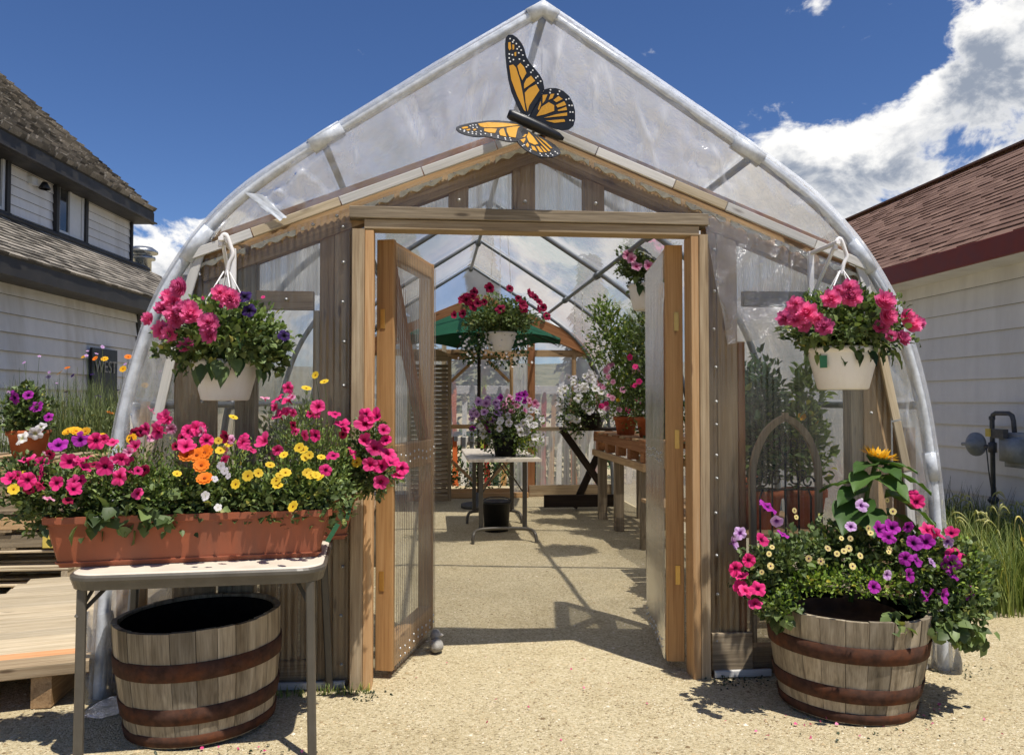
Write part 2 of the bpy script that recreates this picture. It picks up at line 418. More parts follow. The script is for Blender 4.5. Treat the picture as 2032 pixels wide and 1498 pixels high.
def leaf_mat(name, dark, light, trans=.24, rough=.5):
    m, t = newmat(name); r = t.rnd()
    c = t.ramp(r, [(0, dark), (.6, tuple((a + b) / 2 for a, b in zip(dark, light))), (.95, light), (1, (min(1, light[0] * 1.7), light[1] * 1.15, light[2] * .8, 1))])
    tl = t.add('ShaderNodeBsdfTranslucent'); t.l.new(t.mix(1, c, (1.12, 1.2, .62, 1), 'MULTIPLY'), tl.inputs[0])
    return finish(m, t, mixsh(t, trans, princ(t, c, rough, spec=.35), tl.outputs[0]))
L_PET = leaf_mat('petunia_leaf', lin(54, 70, 36), lin(128, 146, 88))
L_LIGHT = leaf_mat('pale_leaf', lin(78, 104, 46), lin(150, 168, 92))
L_DARK = leaf_mat('dark_leaf', lin(36, 58, 30), lin(78, 106, 58))
L_LIME = leaf_mat('lime_leaf', lin(96, 128, 40), lin(164, 184, 84))
L_GRASS = leaf_mat('grass_blade', lin(84, 104, 46), lin(160, 170, 92), .25)
L_DRYG = leaf_mat('wild_stalk', lin(76, 90, 54), lin(146, 156, 98), .2)
L_SUN = leaf_mat('sunflower_leaf', lin(58, 88, 38), lin(96, 126, 62), .25)
L_SEED = leaf_mat('barley_head', lin(186, 184, 120), lin(226, 220, 160), .4)
L_WEED = leaf_mat('drab_weed', lin(40, 48, 34), lin(84, 92, 62), .15)  # dull grey-green, darker than the grass blades
L_PINE = leaf_mat('pine_needle', lin(28, 44, 26), lin(52, 70, 40), .1)

def petal_mat(name, throat, petal, edge, trans=.28):
    m, t = newmat(name)
    at = t.add('ShaderNodeAttribute', attribute_name='rad').outputs['Fac']
    c = t.ramp(at, [(0.0, throat), (.2, throat), (.38, petal), (1, edge)])
    rv = t.add('ShaderNodeObjectInfo').outputs['Random']
    c = t.mix(1, c, t.ramp(rv, [(0, (.66, .62, .70)), (.5, (.88, .86, .88)), (1, (1.02, 1.0, 1.0))]), 'MULTIPLY')
    tl = t.add('ShaderNodeBsdfTranslucent'); t.l.new(c, tl.inputs[0])
    return finish(m, t, mixsh(t, trans, princ(t, c, .65, spec=.2), tl.outputs[0]))
P_PINK = petal_mat('hot_pink_petal', lin(120, 10, 60), lin(230, 40, 120), lin(242, 66, 140))
P_DPINK = petal_mat('deep_pink_petal', lin(160, 16, 70), lin(226, 46, 118), lin(240, 84, 148))
P_DBL = petal_mat('ruffled_pink_petal', lin(226, 60, 120), lin(240, 84, 148), lin(250, 130, 182), .42)
P_PURP = petal_mat('purple_petal', lin(70, 6, 70), lin(164, 32, 150), lin(190, 60, 180))
P_LILAC = petal_mat('lilac_petal', lin(120, 60, 130), lin(200, 150, 206), lin(222, 190, 226))
P_DARK = petal_mat('dark_violet_petal', lin(16, 8, 24), lin(36, 22, 58), lin(66, 36, 110))
P_WINE = petal_mat('wine_red_petal', lin(60, 6, 26), lin(150, 20, 62), lin(180, 36, 84))
P_WHITE = petal_mat('white_petal', lin(196, 196, 140), lin(236, 234, 226), lin(244, 242, 238))
P_YEL = petal_mat('yellow_petal', lin(150, 100, 20), lin(238, 196, 40), lin(244, 214, 70))
P_AMB = petal_mat('amber_petal', lin(190, 110, 10), lin(240, 176, 30), lin(246, 190, 44))
P_ORA = petal_mat('orange_petal', lin(160, 70, 10), lin(238, 118, 24), lin(246, 140, 40))
P_PALEP = petal_mat('pale_pink_petal', lin(190, 70, 120), lin(230, 130, 170), lin(240, 190, 208))
P_PANSY = petal_mat('pansy_petal', lin(90, 40, 90), lin(236, 214, 110), lin(244, 232, 170))

def gravel_mat():
    m, t = newmat('tan_gravel'); co = t.coord('Object')
    v = t.add('ShaderNodeTexVoronoi'); t.l.new(co, v.inputs['Vector']); v.inputs['Scale'].default_value = 105
    v2 = t.add('ShaderNodeTexVoronoi'); t.l.new(co, v2.inputs['Vector']); v2.inputs['Scale'].default_value = 230
    sp = t.add('ShaderNodeSeparateColor'); t.l.new(v.outputs['Color'], sp.inputs[0])
    sp2 = t.add('ShaderNodeSeparateColor'); t.l.new(v2.outputs['Color'], sp2.inputs[0])
    k = t.math('ADD', t.math('MULTIPLY', sp.outputs[0], .55), t.math('MULTIPLY', sp2.outputs[0], .45))
    c = t.ramp(k, [(0.06, lin(120, 106, 82)), (.26, lin(182, 167, 132)), (.6, lin(202, 187, 150)), (.95, lin(224, 212, 182))])
    big = t.noise(co, .55, 6, .6)
    c = t.mix(t.mapr(big, .42, .66, 0, .5), c, t.mix(1, c, (.80, .76, .68, 1), 'MULTIPLY'))
    med = t.noise(co, 4.5, 5, .65)
    c = t.mix(t.mapr(med, .45, .7, 0, .3), c, t.mix(1, c, (.78, .74, .66, 1), 'MULTIPLY'))
    sc_ = t.noise(co, 7.0, 4, .6); sp3 = t.noise(co, 130, 2, .6)
    speck = t.math('MULTIPLY', t.mapr(sc_, .50, .68, 0, 1), t.mapr(sp3, .56, .66, 0, .65))
    c = t.mix(speck, c, lin(96, 84, 64))
    c = t.mix(1, c, (.95, .95, .95, 1), 'MULTIPLY')
    h = t.math('ADD', t.math('MULTIPLY', v.outputs['Distance'], -1.0), t.math('MULTIPLY', v2.outputs['Distance'], -.5))
    b = t.bump(t.math('ADD', h, t.math('MULTIPLY', med, .8)), .8, .006)
    return finish(m, t, princ(t, c, .95, normal=b, spec=.1))
M_GRAVEL = gravel_mat()
def pebble_mat():
    m, t = newmat('pebble'); r = t.rnd()
    c = t.ramp(r, [(0, lin(118, 100, 74)), (.4, lin(176, 154, 116)), (.8, lin(206, 186, 148)), (1, lin(232, 222, 200))])
    return finish(m, t, princ(t, c, .9, spec=.15))
M_PEB = pebble_mat()
def hill_mat():
    m, t = newmat('scrub_hillside'); co = t.coord('Object')
    n = t.noise(co, .12, 7, .65)
    c = t.ramp(n, [(.3, lin(70, 76, 58)), (.5, lin(112, 112, 84)), (.7, lin(150, 142, 110))])
    return finish(m, t, princ(t, c, .95, spec=.1))
M_HILL = hill_mat()

# ------------------------------------------------------------------ plant builders
def quat_frames(d, up):
    """numpy frames: long axis d (N,3), approximate normal up (N,3) -> x, y(long), z"""
    y = d / np.linalg.norm(d, axis=1, keepdims=True)
    z = up - y * np.sum(up * y, axis=1, keepdims=True)
    ln = np.linalg.norm(z, axis=1, keepdims=True); z = np.where(ln > 1e-5, z / np.maximum(ln, 1e-6), [[1, 0, 0]])
    x = np.cross(y, z); return x, y, z
def leaf_mesh(name, pos, d, up, size, wid, mat, fold=.12, droop=.18):
    N = len(pos); x, y, z = quat_frames(d, up)
    L = np.array([[0, 0, 0], [-.62, .30, fold], [-.5, .68, fold * .8], [0, 1, -droop], [.5, .68, fold * .8], [.62, .30, fold], [0, .5, -.02]])
    s = size[:, None]
    V = np.empty((N, 7, 3))
    for k in range(7):
        a, b, c = L[k]
        V[:, k] = pos + x * (a * s * wid) + y * (b * s) + z * (c * s)
    tri = np.array([[0, 6, 1], [1, 6, 2], [2, 6, 3], [3, 6, 4], [4, 6, 5], [5, 6, 0]])
    F = (np.arange(N)[:, None, None] * 7 + tri[None]).reshape(-1, 3)
    me = bpy.data.meshes.new(name)
    me.vertices.add(N * 7); me.vertices.foreach_set('co', V.reshape(-1))
    me.loops.add(len(F) * 3); me.loops.foreach_set('vertex_index', F.reshape(-1).astype(np.int32))
    me.polygons.add(len(F)); me.polygons.foreach_set('loop_start', np.arange(0, len(F) * 3, 3, dtype=np.int32))
    me.polygons.foreach_set('loop_total', np.full(len(F), 3, dtype=np.int32))
    me.materials.append(mat); me.update(calc_edges=True); me.validate()
    return me
def foliage(name, parent, blobs, mat, size=(.02, .04), wid=.6, out=.8, upk=.5, droop=.18, shell=.45):
    """blobs: (cx,cy,cz,rx,ry,rz,n): leaves spread through ellipsoids, denser to the outside"""
    P = []; D = []
    for cx, cy, cz, rx, ry, rz, n in blobs:
        v = RNG.normal(size=(n, 3)); v /= np.linalg.norm(v, axis=1, keepdims=True)
        r = RNG.random(n) ** shell
        # uneven outline: a few directions bulge
        bul = 1 + .22 * np.sin(v[:, 0] * 5 + cx * 9) * np.cos(v[:, 2] * 6 + cz * 7) + .12 * np.sin(v[:, 1] * 11 + v[:, 0] * 7)
        p = v * (r * bul)[:, None] * [rx, ry, rz] + [cx, cy, cz]
        P.append(p); D.append(v * out + [0, 0, upk] + RNG.normal(size=(n, 3)) * .55)
    P = np.concatenate(P); D = np.concatenate(D); n = len(P)
    up = RNG.normal(size=(n, 3)) * .5 + [0, -.25, 1]
    sz = RNG.uniform(size[0], size[1], n)
    o = obj(name, leaf_mesh(name, P, D, up, sz, wid, mat, droop=droop), parent)
    o['kind'] = 'stuff'; return o
def stalks(name, parent, bases, tops, r0, mat, bend=.1, seg=4):
    parts = []
    for a, b in zip(bases, tops):
        a = Vector(a); b = Vector(b); s = Vector((random.uniform(-bend, bend), random.uniform(-bend, bend), 0)) * (b - a).length
        pts = [a.lerp(b, k / seg) + s * math.sin(math.pi * k / seg) * .6 for k in range(seg + 1)]
        parts.append(sweep(pts, [r0 * (1 - .7 * k / seg) for k in range(seg + 1)], 3, False))
    v, f = join(parts)
    o = obj(name, mkmesh(name, v, f, mat), parent); o['kind'] = 'stuff'; return o
def blades(name, parent, n, area, h, mat, lean=.5, wd=.006, zf=None):
    """grass: curved three-segment blades; area=(x0,x1,y0,y1)"""
    V = []; F = []
    for i in range(n):
        x = random.uniform(area[0], area[1]); y = random.uniform(area[2], area[3]); z0 = 0 if zf is None else zf(x, y)
        if z0 is None: continue
        hh = random.uniform(*h); a = random.uniform(0, 2 * math.pi); ln = random.uniform(.1, 1) * lean * hh
        dx, dy = math.cos(a), math.sin(a); wx, wy = -dy * wd, dx * wd
        b = len(V)
        for k in range(4):
            t = k / 3; q = ln * t * t; ww = 1 - t * .85
            V.append((x + dx * q + wx * ww, y + dy * q + wy * ww, z0 + hh * t * (1 - .18 * t * lean)))
            V.append((x + dx * q - wx * ww, y + dy * q - wy * ww, z0 + hh * t * (1 - .18 * t * lean)))
        for k in range(3): F.append((b + 2 * k, b + 2 * k + 1, b + 2 * k + 3, b + 2 * k + 2))
    o = obj(name, mkmesh(name, V, F, mat), parent); o['kind'] = 'stuff'; return o

def petal_mesh(name, rings, mat):
    """rings: list of lists of (x,y,z,rad) of equal length, joined to a surface"""
    n = len(rings[0]); V = []; RAD = []; F = []
    for rg in rings:
        for x, y, z, r in rg: V.append((x, y, z)); RAD.append(r)
    for i in range(len(rings) - 1):
        for k in range(n):
            k2 = (k + 1) % n; F.append((i * n + k, i * n + k2, (i + 1) * n + k2, (i + 1) * n + k))
    me = mkmesh(name, V, F, mat, True)
    at = me.attributes.new('rad', 'FLOAT', 'POINT'); at.data.foreach_set('value', RAD)
    return me
def petunia_mesh(mat, seedv=0, n=40):
    rs = [(.05, -.95, .0), (.10, -.55, .05), (.17, -.28, .15), (.38, -.10, .38), (.72, .0, .7), (1.0, .02, 1.0)]
    rnd = random.Random(seedv * 13 + 5); rg = []; ph = seedv * 1.7
    cup = rnd.uniform(-.22, .25); tilt = rnd.uniform(0, .30); ta = rnd.uniform(0, 6.28); lobw = [rnd.uniform(.82, 1.12) for _ in range(5)]; lobz = [rnd.uniform(-.16, .16) for _ in range(5)]
    for q, (r, z, rad) in enumerate(rs):
        ring = []; e = (q / 5) ** 2
        for k in range(n):
            a = 2 * math.pi * k / n
            li = int(((a + math.pi / 5) % (2 * math.pi)) / (2 * math.pi / 5)) % 5
            lob = abs(math.cos(2.5 * a)) ** .6
            rr = r * (1 + (.24 * (lob - .6) + (lobw[li] - 1) * lob) * e)
            zz = z + e * (.10 * math.sin(5 * a + ph) + .07 * math.sin(10 * a + ph * 2) - .07 * (1 - lob) + cup * rad + lobz[li] * lob) + tilt * e * math.cos(a - ta)
            vein = max(0, math.cos(5 * a)) ** 10
            ring.append((rr * math.cos(a), rr * math.sin(a), zz, max(0, rad - .10 * vein * (1.1 - rad) - (.05 if k % 2 else 0))))
        rg.append(ring)
    return petal_mesh('petunia_bloom', rg, mat)
def double_mesh(mat, seedv=0, n=36):
    rnd = random.Random(seedv); V = []; F = []; RAD = []
    for L, (r0, r1, z0, z1) in enumerate([(.10, 1.0, -.35, -.1), (.10, .95, -.25, .2), (.09, .84, -.2, .42), (.08, .66, -.15, .58), (.06, .46, -.05, .70), (.04, .26, .05, .76)]):
        ph = rnd.uniform(0, 6); b = len(V); nr = 4
        for q in range(nr):
            t = q / (nr - 1)
            for k in range(n):
                a = 2 * math.pi * k / n
                ru = t * t * (.15 * math.sin(6 * a + ph) + .13 * math.sin(11 * a + ph * 2.3))
                rr = (r0 + (r1 - r0) * t) * (1 + ru * .8) ; zz = z0 + (z1 - z0) * t ** 1.3 + ru * .7
                V.append((rr * math.cos(a), rr * math.sin(a), zz)); RAD.append(.3 + .7 * t)
        for q in range(nr - 1):
            for k in range(n):
                k2 = (k + 1) % n; F.append((b + q * n + k, b + q * n + k2, b + (q + 1) * n + k2, b + (q + 1) * n + k))
    me = mkmesh('double_bloom', V, F, mat, True)
    at = me.attributes.new('rad', 'FLOAT', 'POINT'); at.data.foreach_set('value', RAD); return me
def daisy_mesh(mat, petals=8, wid=.34, layers=1, core=.2, cup=.12):
    V = []; F = []; RAD = []
    for L in range(layers):
        sc = 1 - .25 * L
        for k in range(petals):
            a = 2 * math.pi * (k + .5 * L) / petals + .08 * math.sin(k * 3.1); c, s = math.cos(a), math.sin(a); b = len(V)
            for (l, wv, z, r) in [(.12, .10, 0, .42), (.5, wid, .05, .6), (.85, wid * .9, cup, .9), (1.0, .06, cup * .9, 1)]:
                for sg in (-1, 1):
                    x = l * sc; y = sg * wv * sc * .5 * 2; V.append((x * c - y * .5 * s * 2, x * s + y * .5 * c * 2, z + .1 * L)); RAD.append(r)
            for q in range(3): F.append((b + 2 * q, b + 2 * q + 1, b + 2 * q + 3, b + 2 * q + 2))
    b = len(V)
    for q, (r, z) in enumerate([(core, .02), (core * .7, .12), (0.001, .16)]):
        for k in range(8):
            a = 2 * math.pi * k / 8; V.append((r * math.cos(a), r * math.sin(a), z + .1 * (layers - 1))); RAD.append(0.05)
    for q in range(2):
        for k in range(8): F.append((b + q * 8 + k, b + q * 8 + (k + 1) % 8, b + (q + 1) * 8 + (k + 1) % 8, b + (q + 1) * 8 + k))
    me = mkmesh('daisy_bloom', V, F, mat, True)
    at = me.attributes.new('rad', 'FLOAT', 'POINT'); at.data.foreach_set('value', RAD); return me
BM = {}
def bm_get(kind, mat):
    key = (kind, mat.name)
    if key not in BM:
        if kind == 'petunia': BM[key] = [petunia_mesh(mat, s) for s in range(6)]
        elif kind == 'double': BM[key] = [double_mesh(mat, s) for s in range(3)]
        elif kind == 'daisy': BM[key] = [daisy_mesh(mat)]
        elif kind == 'marigold': BM[key] = [daisy_mesh(mat, 11, .28, 2, .22, .18)]
        elif kind == 'pansy': BM[key] = [daisy_mesh(mat, 5, .7, 1, .3, .05)]
        elif kind == 'lobelia': BM[key] = [daisy_mesh(mat, 5, .45, 1, .12, .05)]
    return BM[key]
def bloom(name, kind, mat, parent, p, rad, face=(0, -1, .4), jit=.5):
    me = random.choice(bm_get(kind, mat))
    f = Vector(face) + Vector((random.uniform(-jit, jit), random.uniform(-jit, jit), random.uniform(-jit, jit)))
    m = frame(f, (math.cos(random.uniform(0, 6)), .3, math.sin(random.uniform(0, 6))), p)
    s = rad * random.uniform(.78, 1.14)
    return obj(name, me, parent, m @ Matrix.Diagonal((s, s, s, 1)))
# ================================================================== SETTING
# ---- ground: one sheet, finer near the camera, gentle undulation
def gz(x, y):
    d = math.hypot(x - .5, y - 5)
    k = 1.0 if d < 14 else max(0, 1 - (d - 14) / 20)
    return k * (.010 * mnoise.noise(Vector((x * .9, y * .9, 0))) + .006 * mnoise.noise(Vector((x * 3.1, y * 3.1, 5)))) - .002
xs = sorted(set([round(v, 3) for v in list(np.linspace(-9, 10, 96)) + [-1200, -400, -120, -50, -25, -14, 14, 25, 50, 120, 400, 1200]]))
ys = sorted(set([round(v, 3) for v in list(np.linspace(-1, 16, 86)) + [-1200, -400, -100, -30, -10, -4, 20, 30, 60, 120, 400, 1200]]))
V = [(x, y, gz(x, y)) for y in ys for x in xs]; nx = len(xs)
F = [(j * nx + i, j * nx + i + 1, (j + 1) * nx + i + 1, (j + 1) * nx + i) for j in range(len(ys) - 1) for i in range(nx - 1)]
g = obj('ground', mkmesh('ground', V, F, M_GRAVEL, True)); tag(g, 'tan crushed gravel ground of the yard and greenhouse floor', 'ground', kind='structure')
# loose stones on it
def pebbles(name, n, region, rr, label):
    V = []; F = []
    base = [(1, 0, 0), (0, 1, 0), (-1, 0, 0), (0, -1, 0), (0, 0, .8), (0, 0, -.5)]
    tri = [(0, 1, 4), (1, 2, 4), (2, 3, 4), (3, 0, 4), (1, 0, 5), (2, 1, 5), (3, 2, 5), (0, 3, 5)]
    for i in range(n):
        x, y = region(); s = random.uniform(*rr) * (1.9 if random.random() < .04 else 1); a = random.uniform(0, 6.3); b = len(V)
        z = gz(x, y); e = [random.uniform(.7, 1.25) for _ in range(6)]
        for k, (px, py, pz) in enumerate(base):
            px *= e[k]; py *= e[k]; pz *= e[k]
            V.append((x + s * (px * math.cos(a) - py * math.sin(a)), y + s * (px * math.sin(a) + py * math.cos(a)), z + s * pz * .6))
        F += [tuple(b + q for q in t) for t in tri]
    o = obj(name, mkmesh(name, V, F, M_PEB)); return tag(o, label, 'gravel', kind='stuff')
def near_region():
    while True:
        y = 2.6 + 6.0 * random.random() ** 1.7; x = random.uniform(-.62 * y, .82 * y)
        if x < 4.6: return x, y
pebbles('loose_gravel', 26000, near_region, (.0028, .0070), 'loose tan gravel stones scattered over the yard')

# ---- distant hillside beyond the back of the greenhouse
V = []; F = []; n = 60
for i in range(n + 1):
    a = R(-75 + 150 * i / n)
    for k, (d, h) in enumerate([(90, -1), (130, 4), (190, 9), (300, 15)]):
        hh = h + (k > 0) * h * .35 * mnoise.noise(Vector((i * .21, k * 3.3, 0)))
        V.append((d * math.sin(a), d * math.cos(a), hh))
for i in range(n):
    for k in range(3): F.append((i * 4 + k, (i + 1) * 4 + k, (i + 1) * 4 + k + 1, i * 4 + k + 1))
tag(obj('hillside', mkmesh('hillside', V, F, M_HILL, True)), 'scrubby hillside far behind the greenhouse', 'hill', kind='structure')

# ================================================================== shingle roofs
def shingle_roof(root_o, name, P, u_len, v_len, U, Vd, Nn, mat, course, tab, thick, limit, rough):
    """P: lower corner (world), U along the eave, Vd up the slope, Nn outward normal"""
    P = Vector(P); U = Vector(U); Vd = Vector(Vd); Nn = Vector(Nn)
    items = []
    rows = int(v_len / course); rnd = random.Random(len(name) * 7 + rows)
    for r in range(rows):
        u = -rnd.uniform(0, tab)
        while u < u_len:
            wv = tab * rnd.uniform(1 - max(rough, .3), 1 + max(rough, .3))
            u0 = max(0, u); u1 = min(u_len, u + wv - .006)
            if u1 - u0 > .03: items.append((r, u0, u1, rnd.uniform(-1, 1), rnd.uniform(0, 1)))
            u += wv
    def geo(it, local):
        r, u0, u1, j1, j2 = it
        v0 = r * course + j1 * course * .12 * rough * 3; v1 = v0 + course * 1.25
        t0 = thick * (1 + .5 * j2 * rough * 2) if rough > .1 else thick * (.5 + .8 * (j2 > .5)); b = .002
        c = [(u0, v0, t0 + .010), (u1, v0, t0 + .010), (u1, v1, .010), (u0, v1, .010), (u0, v0, b), (u1, v0, b)]
        o = P + U * u0 + Vd * v0 if local else Vector((0, 0, 0))
        vv = [P + U * a + Vd * bb + Nn * cc - o for a, bb, cc in c]
        return vv, [(0, 1, 2, 3), (4, 5, 1, 0), (4, 0, 3), (5, 2, 1)], o
    cam_p = Vector((0, 0, 1.42)); fwd = Vector((math.sin(R(5.6)), math.cos(R(5.6)), 0)); rgt = Vector((fwd.y, -fwd.x, 0))
    def vis(it):
        q = P + U * ((it[1] + it[2]) / 2) + Vd * (it[0] * course) - cam_p
        dpt = q.dot(fwd)
        if dpt < 1: return 1e9
        if abs(q.dot(rgt) / dpt) > .66: return 500 + dpt
        return dpt
    items.sort(key=vis)
    for it in items[:limit]:
        vv, ff, o = geo(it, True)
        obj('shingle', mkmesh('shingle', vv, ff, mat), root_o, Matrix.Translation(o))
    if items[limit:]:
        vv, ff = join([geo(it, False)[:2] for it in items[limit:]])
        tag(obj('shingles', mkmesh('shingles', vv, ff, mat), root_o), kind='stuff')

def quad(name, pts, mat, parent):
    return obj(name, mkmesh(name, pts, [tuple(range(len(pts)))], mat), parent)
def slab(name, a, b, c, d, thick, mat, parent):
    a, b, c, d = map(Vector, (a, b, c, d)); nrm = (b - a).cross(d - a).normalized() * thick
    v = [a, b, c, d, a - nrm, b - nrm, c - nrm, d - nrm]
    f = [(0, 1, 2, 3), (7, 6, 5, 4), (0, 4, 5, 1), (1, 5, 6, 2), (2, 6, 7, 3), (3, 7, 4, 0)]
    return obj(name, mkmesh(name, v, f, mat), parent)
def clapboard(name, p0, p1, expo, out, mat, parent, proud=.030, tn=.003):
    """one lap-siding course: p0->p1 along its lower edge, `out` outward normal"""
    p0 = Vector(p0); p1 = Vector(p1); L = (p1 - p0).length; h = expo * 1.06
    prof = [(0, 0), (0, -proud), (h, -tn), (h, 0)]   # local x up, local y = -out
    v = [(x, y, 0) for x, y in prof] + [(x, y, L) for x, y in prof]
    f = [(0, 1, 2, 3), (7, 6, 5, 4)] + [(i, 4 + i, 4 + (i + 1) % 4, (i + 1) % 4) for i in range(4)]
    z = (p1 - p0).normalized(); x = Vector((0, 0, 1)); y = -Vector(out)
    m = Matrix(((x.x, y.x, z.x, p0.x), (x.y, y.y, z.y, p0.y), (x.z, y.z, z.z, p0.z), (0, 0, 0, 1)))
    me = mkmesh(name, v, f, mat); me.materials.append(M_LAPSHADE); me.polygons[2].material_index = 1  # underside face gets the painted lap shadow
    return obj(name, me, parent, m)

# ================================================================== WHITE HOUSE on the left
HD = Vector((.082, .9966, 0)); HN = Vector((.9966, -.082, 0)); H0 = Vector((-4.03, 11.4, 0))
def hp(s, o, z): return H0 + HD * s + HN * o + Vector((0, 0, z))
house = root('house', hp(-2, 0, 0), 'old two-storey white clapboard house with grey shake roofs and black trim', 'house')
S0, S1 = -10.0, 1.9
slab('wall', hp(S0, -.01, 0), hp(S1, -.01, 0), hp(S1, -.01, 2.85), hp(S0, -.01, 2.85), .2, M_SIDL, house)
expo = .188; z = .05
while z < 2.72:
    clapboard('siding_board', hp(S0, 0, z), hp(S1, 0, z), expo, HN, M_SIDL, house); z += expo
board('corner_trim', hp(S1 + .03, .012, 0), hp(S1 + .03, .012, 2.72), .1, .05, M_FASCIA, house, HN)
board('trim_board', hp(.03, .022, 0.9), hp(.03, .022, 2.62), .09, .03, M_FASCIA, house, HN)
# lower roof (shed roof against the upper storey)
EZ, EO = 2.79, .36; UO = -.78; UZ = 3.56
e0, e1 = hp(S0, EO, EZ), hp(S1 + .42, EO, EZ); t0, t1 = hp(S0, UO, UZ), hp(S1 + .42, UO, UZ)
slab('lower_roof_deck', e0, e1, t1, t0, .04, M_FASCIA, house)
vd = (t0 - e0); vl = vd.length; vd.normalize(); nn = HD.cross(vd).normalized(); nn = nn if nn.z > 0 else -nn
shingle_roof(house, 'lower', e0, (e1 - e0).length, vl, HD, vd, nn, M_SHAKE, .10, .16, .014, 150, .22)
board('lower_fascia', hp(S0, EO - .03, EZ - .10), hp(S1 + .42, EO - .03, EZ - .10), .17, .04, M_FASCIA, house, HN)
board('lower_soffit', hp(S0, EO / 2 - .02, EZ - .175), hp(S1 + .4, EO / 2 - .02, EZ - .175), .30, .02, M_FASCIA, house, (0, 0, 1))
# upper storey
US1 = 1.51
slab('upper_wall', hp(S0, UO, 3.2), hp(US1, UO, 3.2), hp(US1, UO, 4.58), hp(S0, UO, 4.58), .2, M_SIDL, house)
z = 3.5
WINS = [(-2.95, -1.72, 'wide'), (-.62, .05, 'narrow')]
while z < 4.42:
    segs = []; a = S0
    for w0, w1, _ in WINS: segs.append((a, w0 - .06)); a = w1 + .06
    segs.append((a, US1))
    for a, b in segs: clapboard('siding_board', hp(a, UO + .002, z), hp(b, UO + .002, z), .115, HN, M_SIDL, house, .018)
    z += .115
board('corner_trim', hp(US1 - .02, UO + .02, 3.42), hp(US1 - .02, UO + .02, 4.5), .06, .05, M_FASCIA, house, HN)
tube('roof_flashing', [hp(S0, UO + .06, UZ - .015), hp(US1 + .5, UO + .06, UZ - .015)], .045, M_FASCIA, house, 8)
for w0, w1, k in WINS:
    zc0, zc1 = 3.57, 4.30
    fr = board('window', hp(w0 - .03, UO + .035, zc0), hp(w0 - .03, UO + .035, zc1), .07, .06, M_FASCIA, house, HN)
    board('frame', hp(w1 + .03, UO + .035, zc0), hp(w1 + .03, UO + .035, zc1), .07, .06, M_FASCIA, fr, HN)
    board('frame', hp(w0 - .06, UO + .036, zc1), hp(w1 + .06, UO + .036, zc1), .08, .06, M_FASCIA, fr, HN)
    board('sill', hp(w0 - .06, UO + .04, zc0), hp(w1 + .06, UO + .04, zc0), .06, .08, M_FASCIA, fr, HN)
    for ss in ([w0 + .03, (w0 + w1) / 2, w1 - .03] if k == 'wide' else [w0 + .03, w0 + .32, w1 - .03]):
        board('mullion', hp(ss, UO + .02, zc0 + .03), hp(ss, UO + .02, zc1 - .04), .05, .04, M_VINYL, fr, HN)
    for zz in (zc0 + .055, zc1 - .065): board('rail', hp(w0 + .01, UO + .018, zz), hp(w1 - .01, UO + .018, zz), .05, .03, M_VINYL, fr, HN)
    if k == 'narrow': board('panel', hp(w0 + .48, UO + .016, zc0 + .03), hp(w0 + .48, UO + .016, zc1 - .04), .26, .015, M_VINYL, fr, HN)
    slab('pane', hp(w0, UO + .014, zc0), hp(w1, UO + .014, zc0), hp(w1, UO + .014, zc1), hp(w0, UO + .014, zc1), .006, M_GLASS, fr)
# upper roof
EZ2, EO2 = 4.41, -.48; rise = 3.5; run = 4.0
e0, e1 = hp(S0, EO2, EZ2), hp(US1 + .15, EO2, EZ2); t0, t1 = hp(S0, EO2 - run, EZ2 + rise), hp(US1 + .15, EO2 - run, EZ2 + rise)
slab('upper_roof_deck', e0, e1, t1, t0, .12, M_FASCIA, house)
vd = (t0 - e0); vl = vd.length; vd.normalize(); nn = HD.cross(vd).normalized(); nn = nn if nn.z > 0 else -nn
shingle_roof(house, 'upper', e0, (e1 - e0).length, vl, HD, vd, nn, M_SHAKE, .15, .14, .042, 150, .34)
board('upper_fascia', hp(S0, EO2 - .02, EZ2 - .12), hp(US1 + .15, EO2 - .02, EZ2 - .12), .19, .04, M_FASCIA, house, HN)
board('upper_soffit', hp(S0, (EO2 + UO) / 2, EZ2 - .20), hp(US1 + .13, (EO2 + UO) / 2, EZ2 - .20), .42, .02, M_FASCIA, house, (0, 0, 1))
# gable end wall closing the far end, roof side wall
slab('gable_wall', hp(US1 - .02, UO, 3.0), hp(US1 - .02, UO - 7, 3.0), hp(US1 - .02, UO - 4, 7.2), hp(US1 - .02, UO - .1, 4.4), .1, M_SIDL, house)
# small wall lamp between the windows, roof vent behind the corner
lf = board('wall_lamp', hp(-1.18, UO + .04, 4.06), hp(-1.18, UO + .04, 4.15), .12, .06, M_VINYL, house, HN)
lathe('lamp_shade', [(.03, .08), (.07, 0), (.06, -.01)], M_BLACK, lf, hp(-1.05, UO + .11, 4.05), 12)
vp = lathe('roof_vent', [(.14, -.5), (.14, .04), (.20, .05), (.20, .09), (.15, .10), (.15, .14), (.24, .15), (.24, .19), (.16, .25), (.001, .27)], M_STEEL, house, hp(2.35, UO - .18, 3.72), 20)
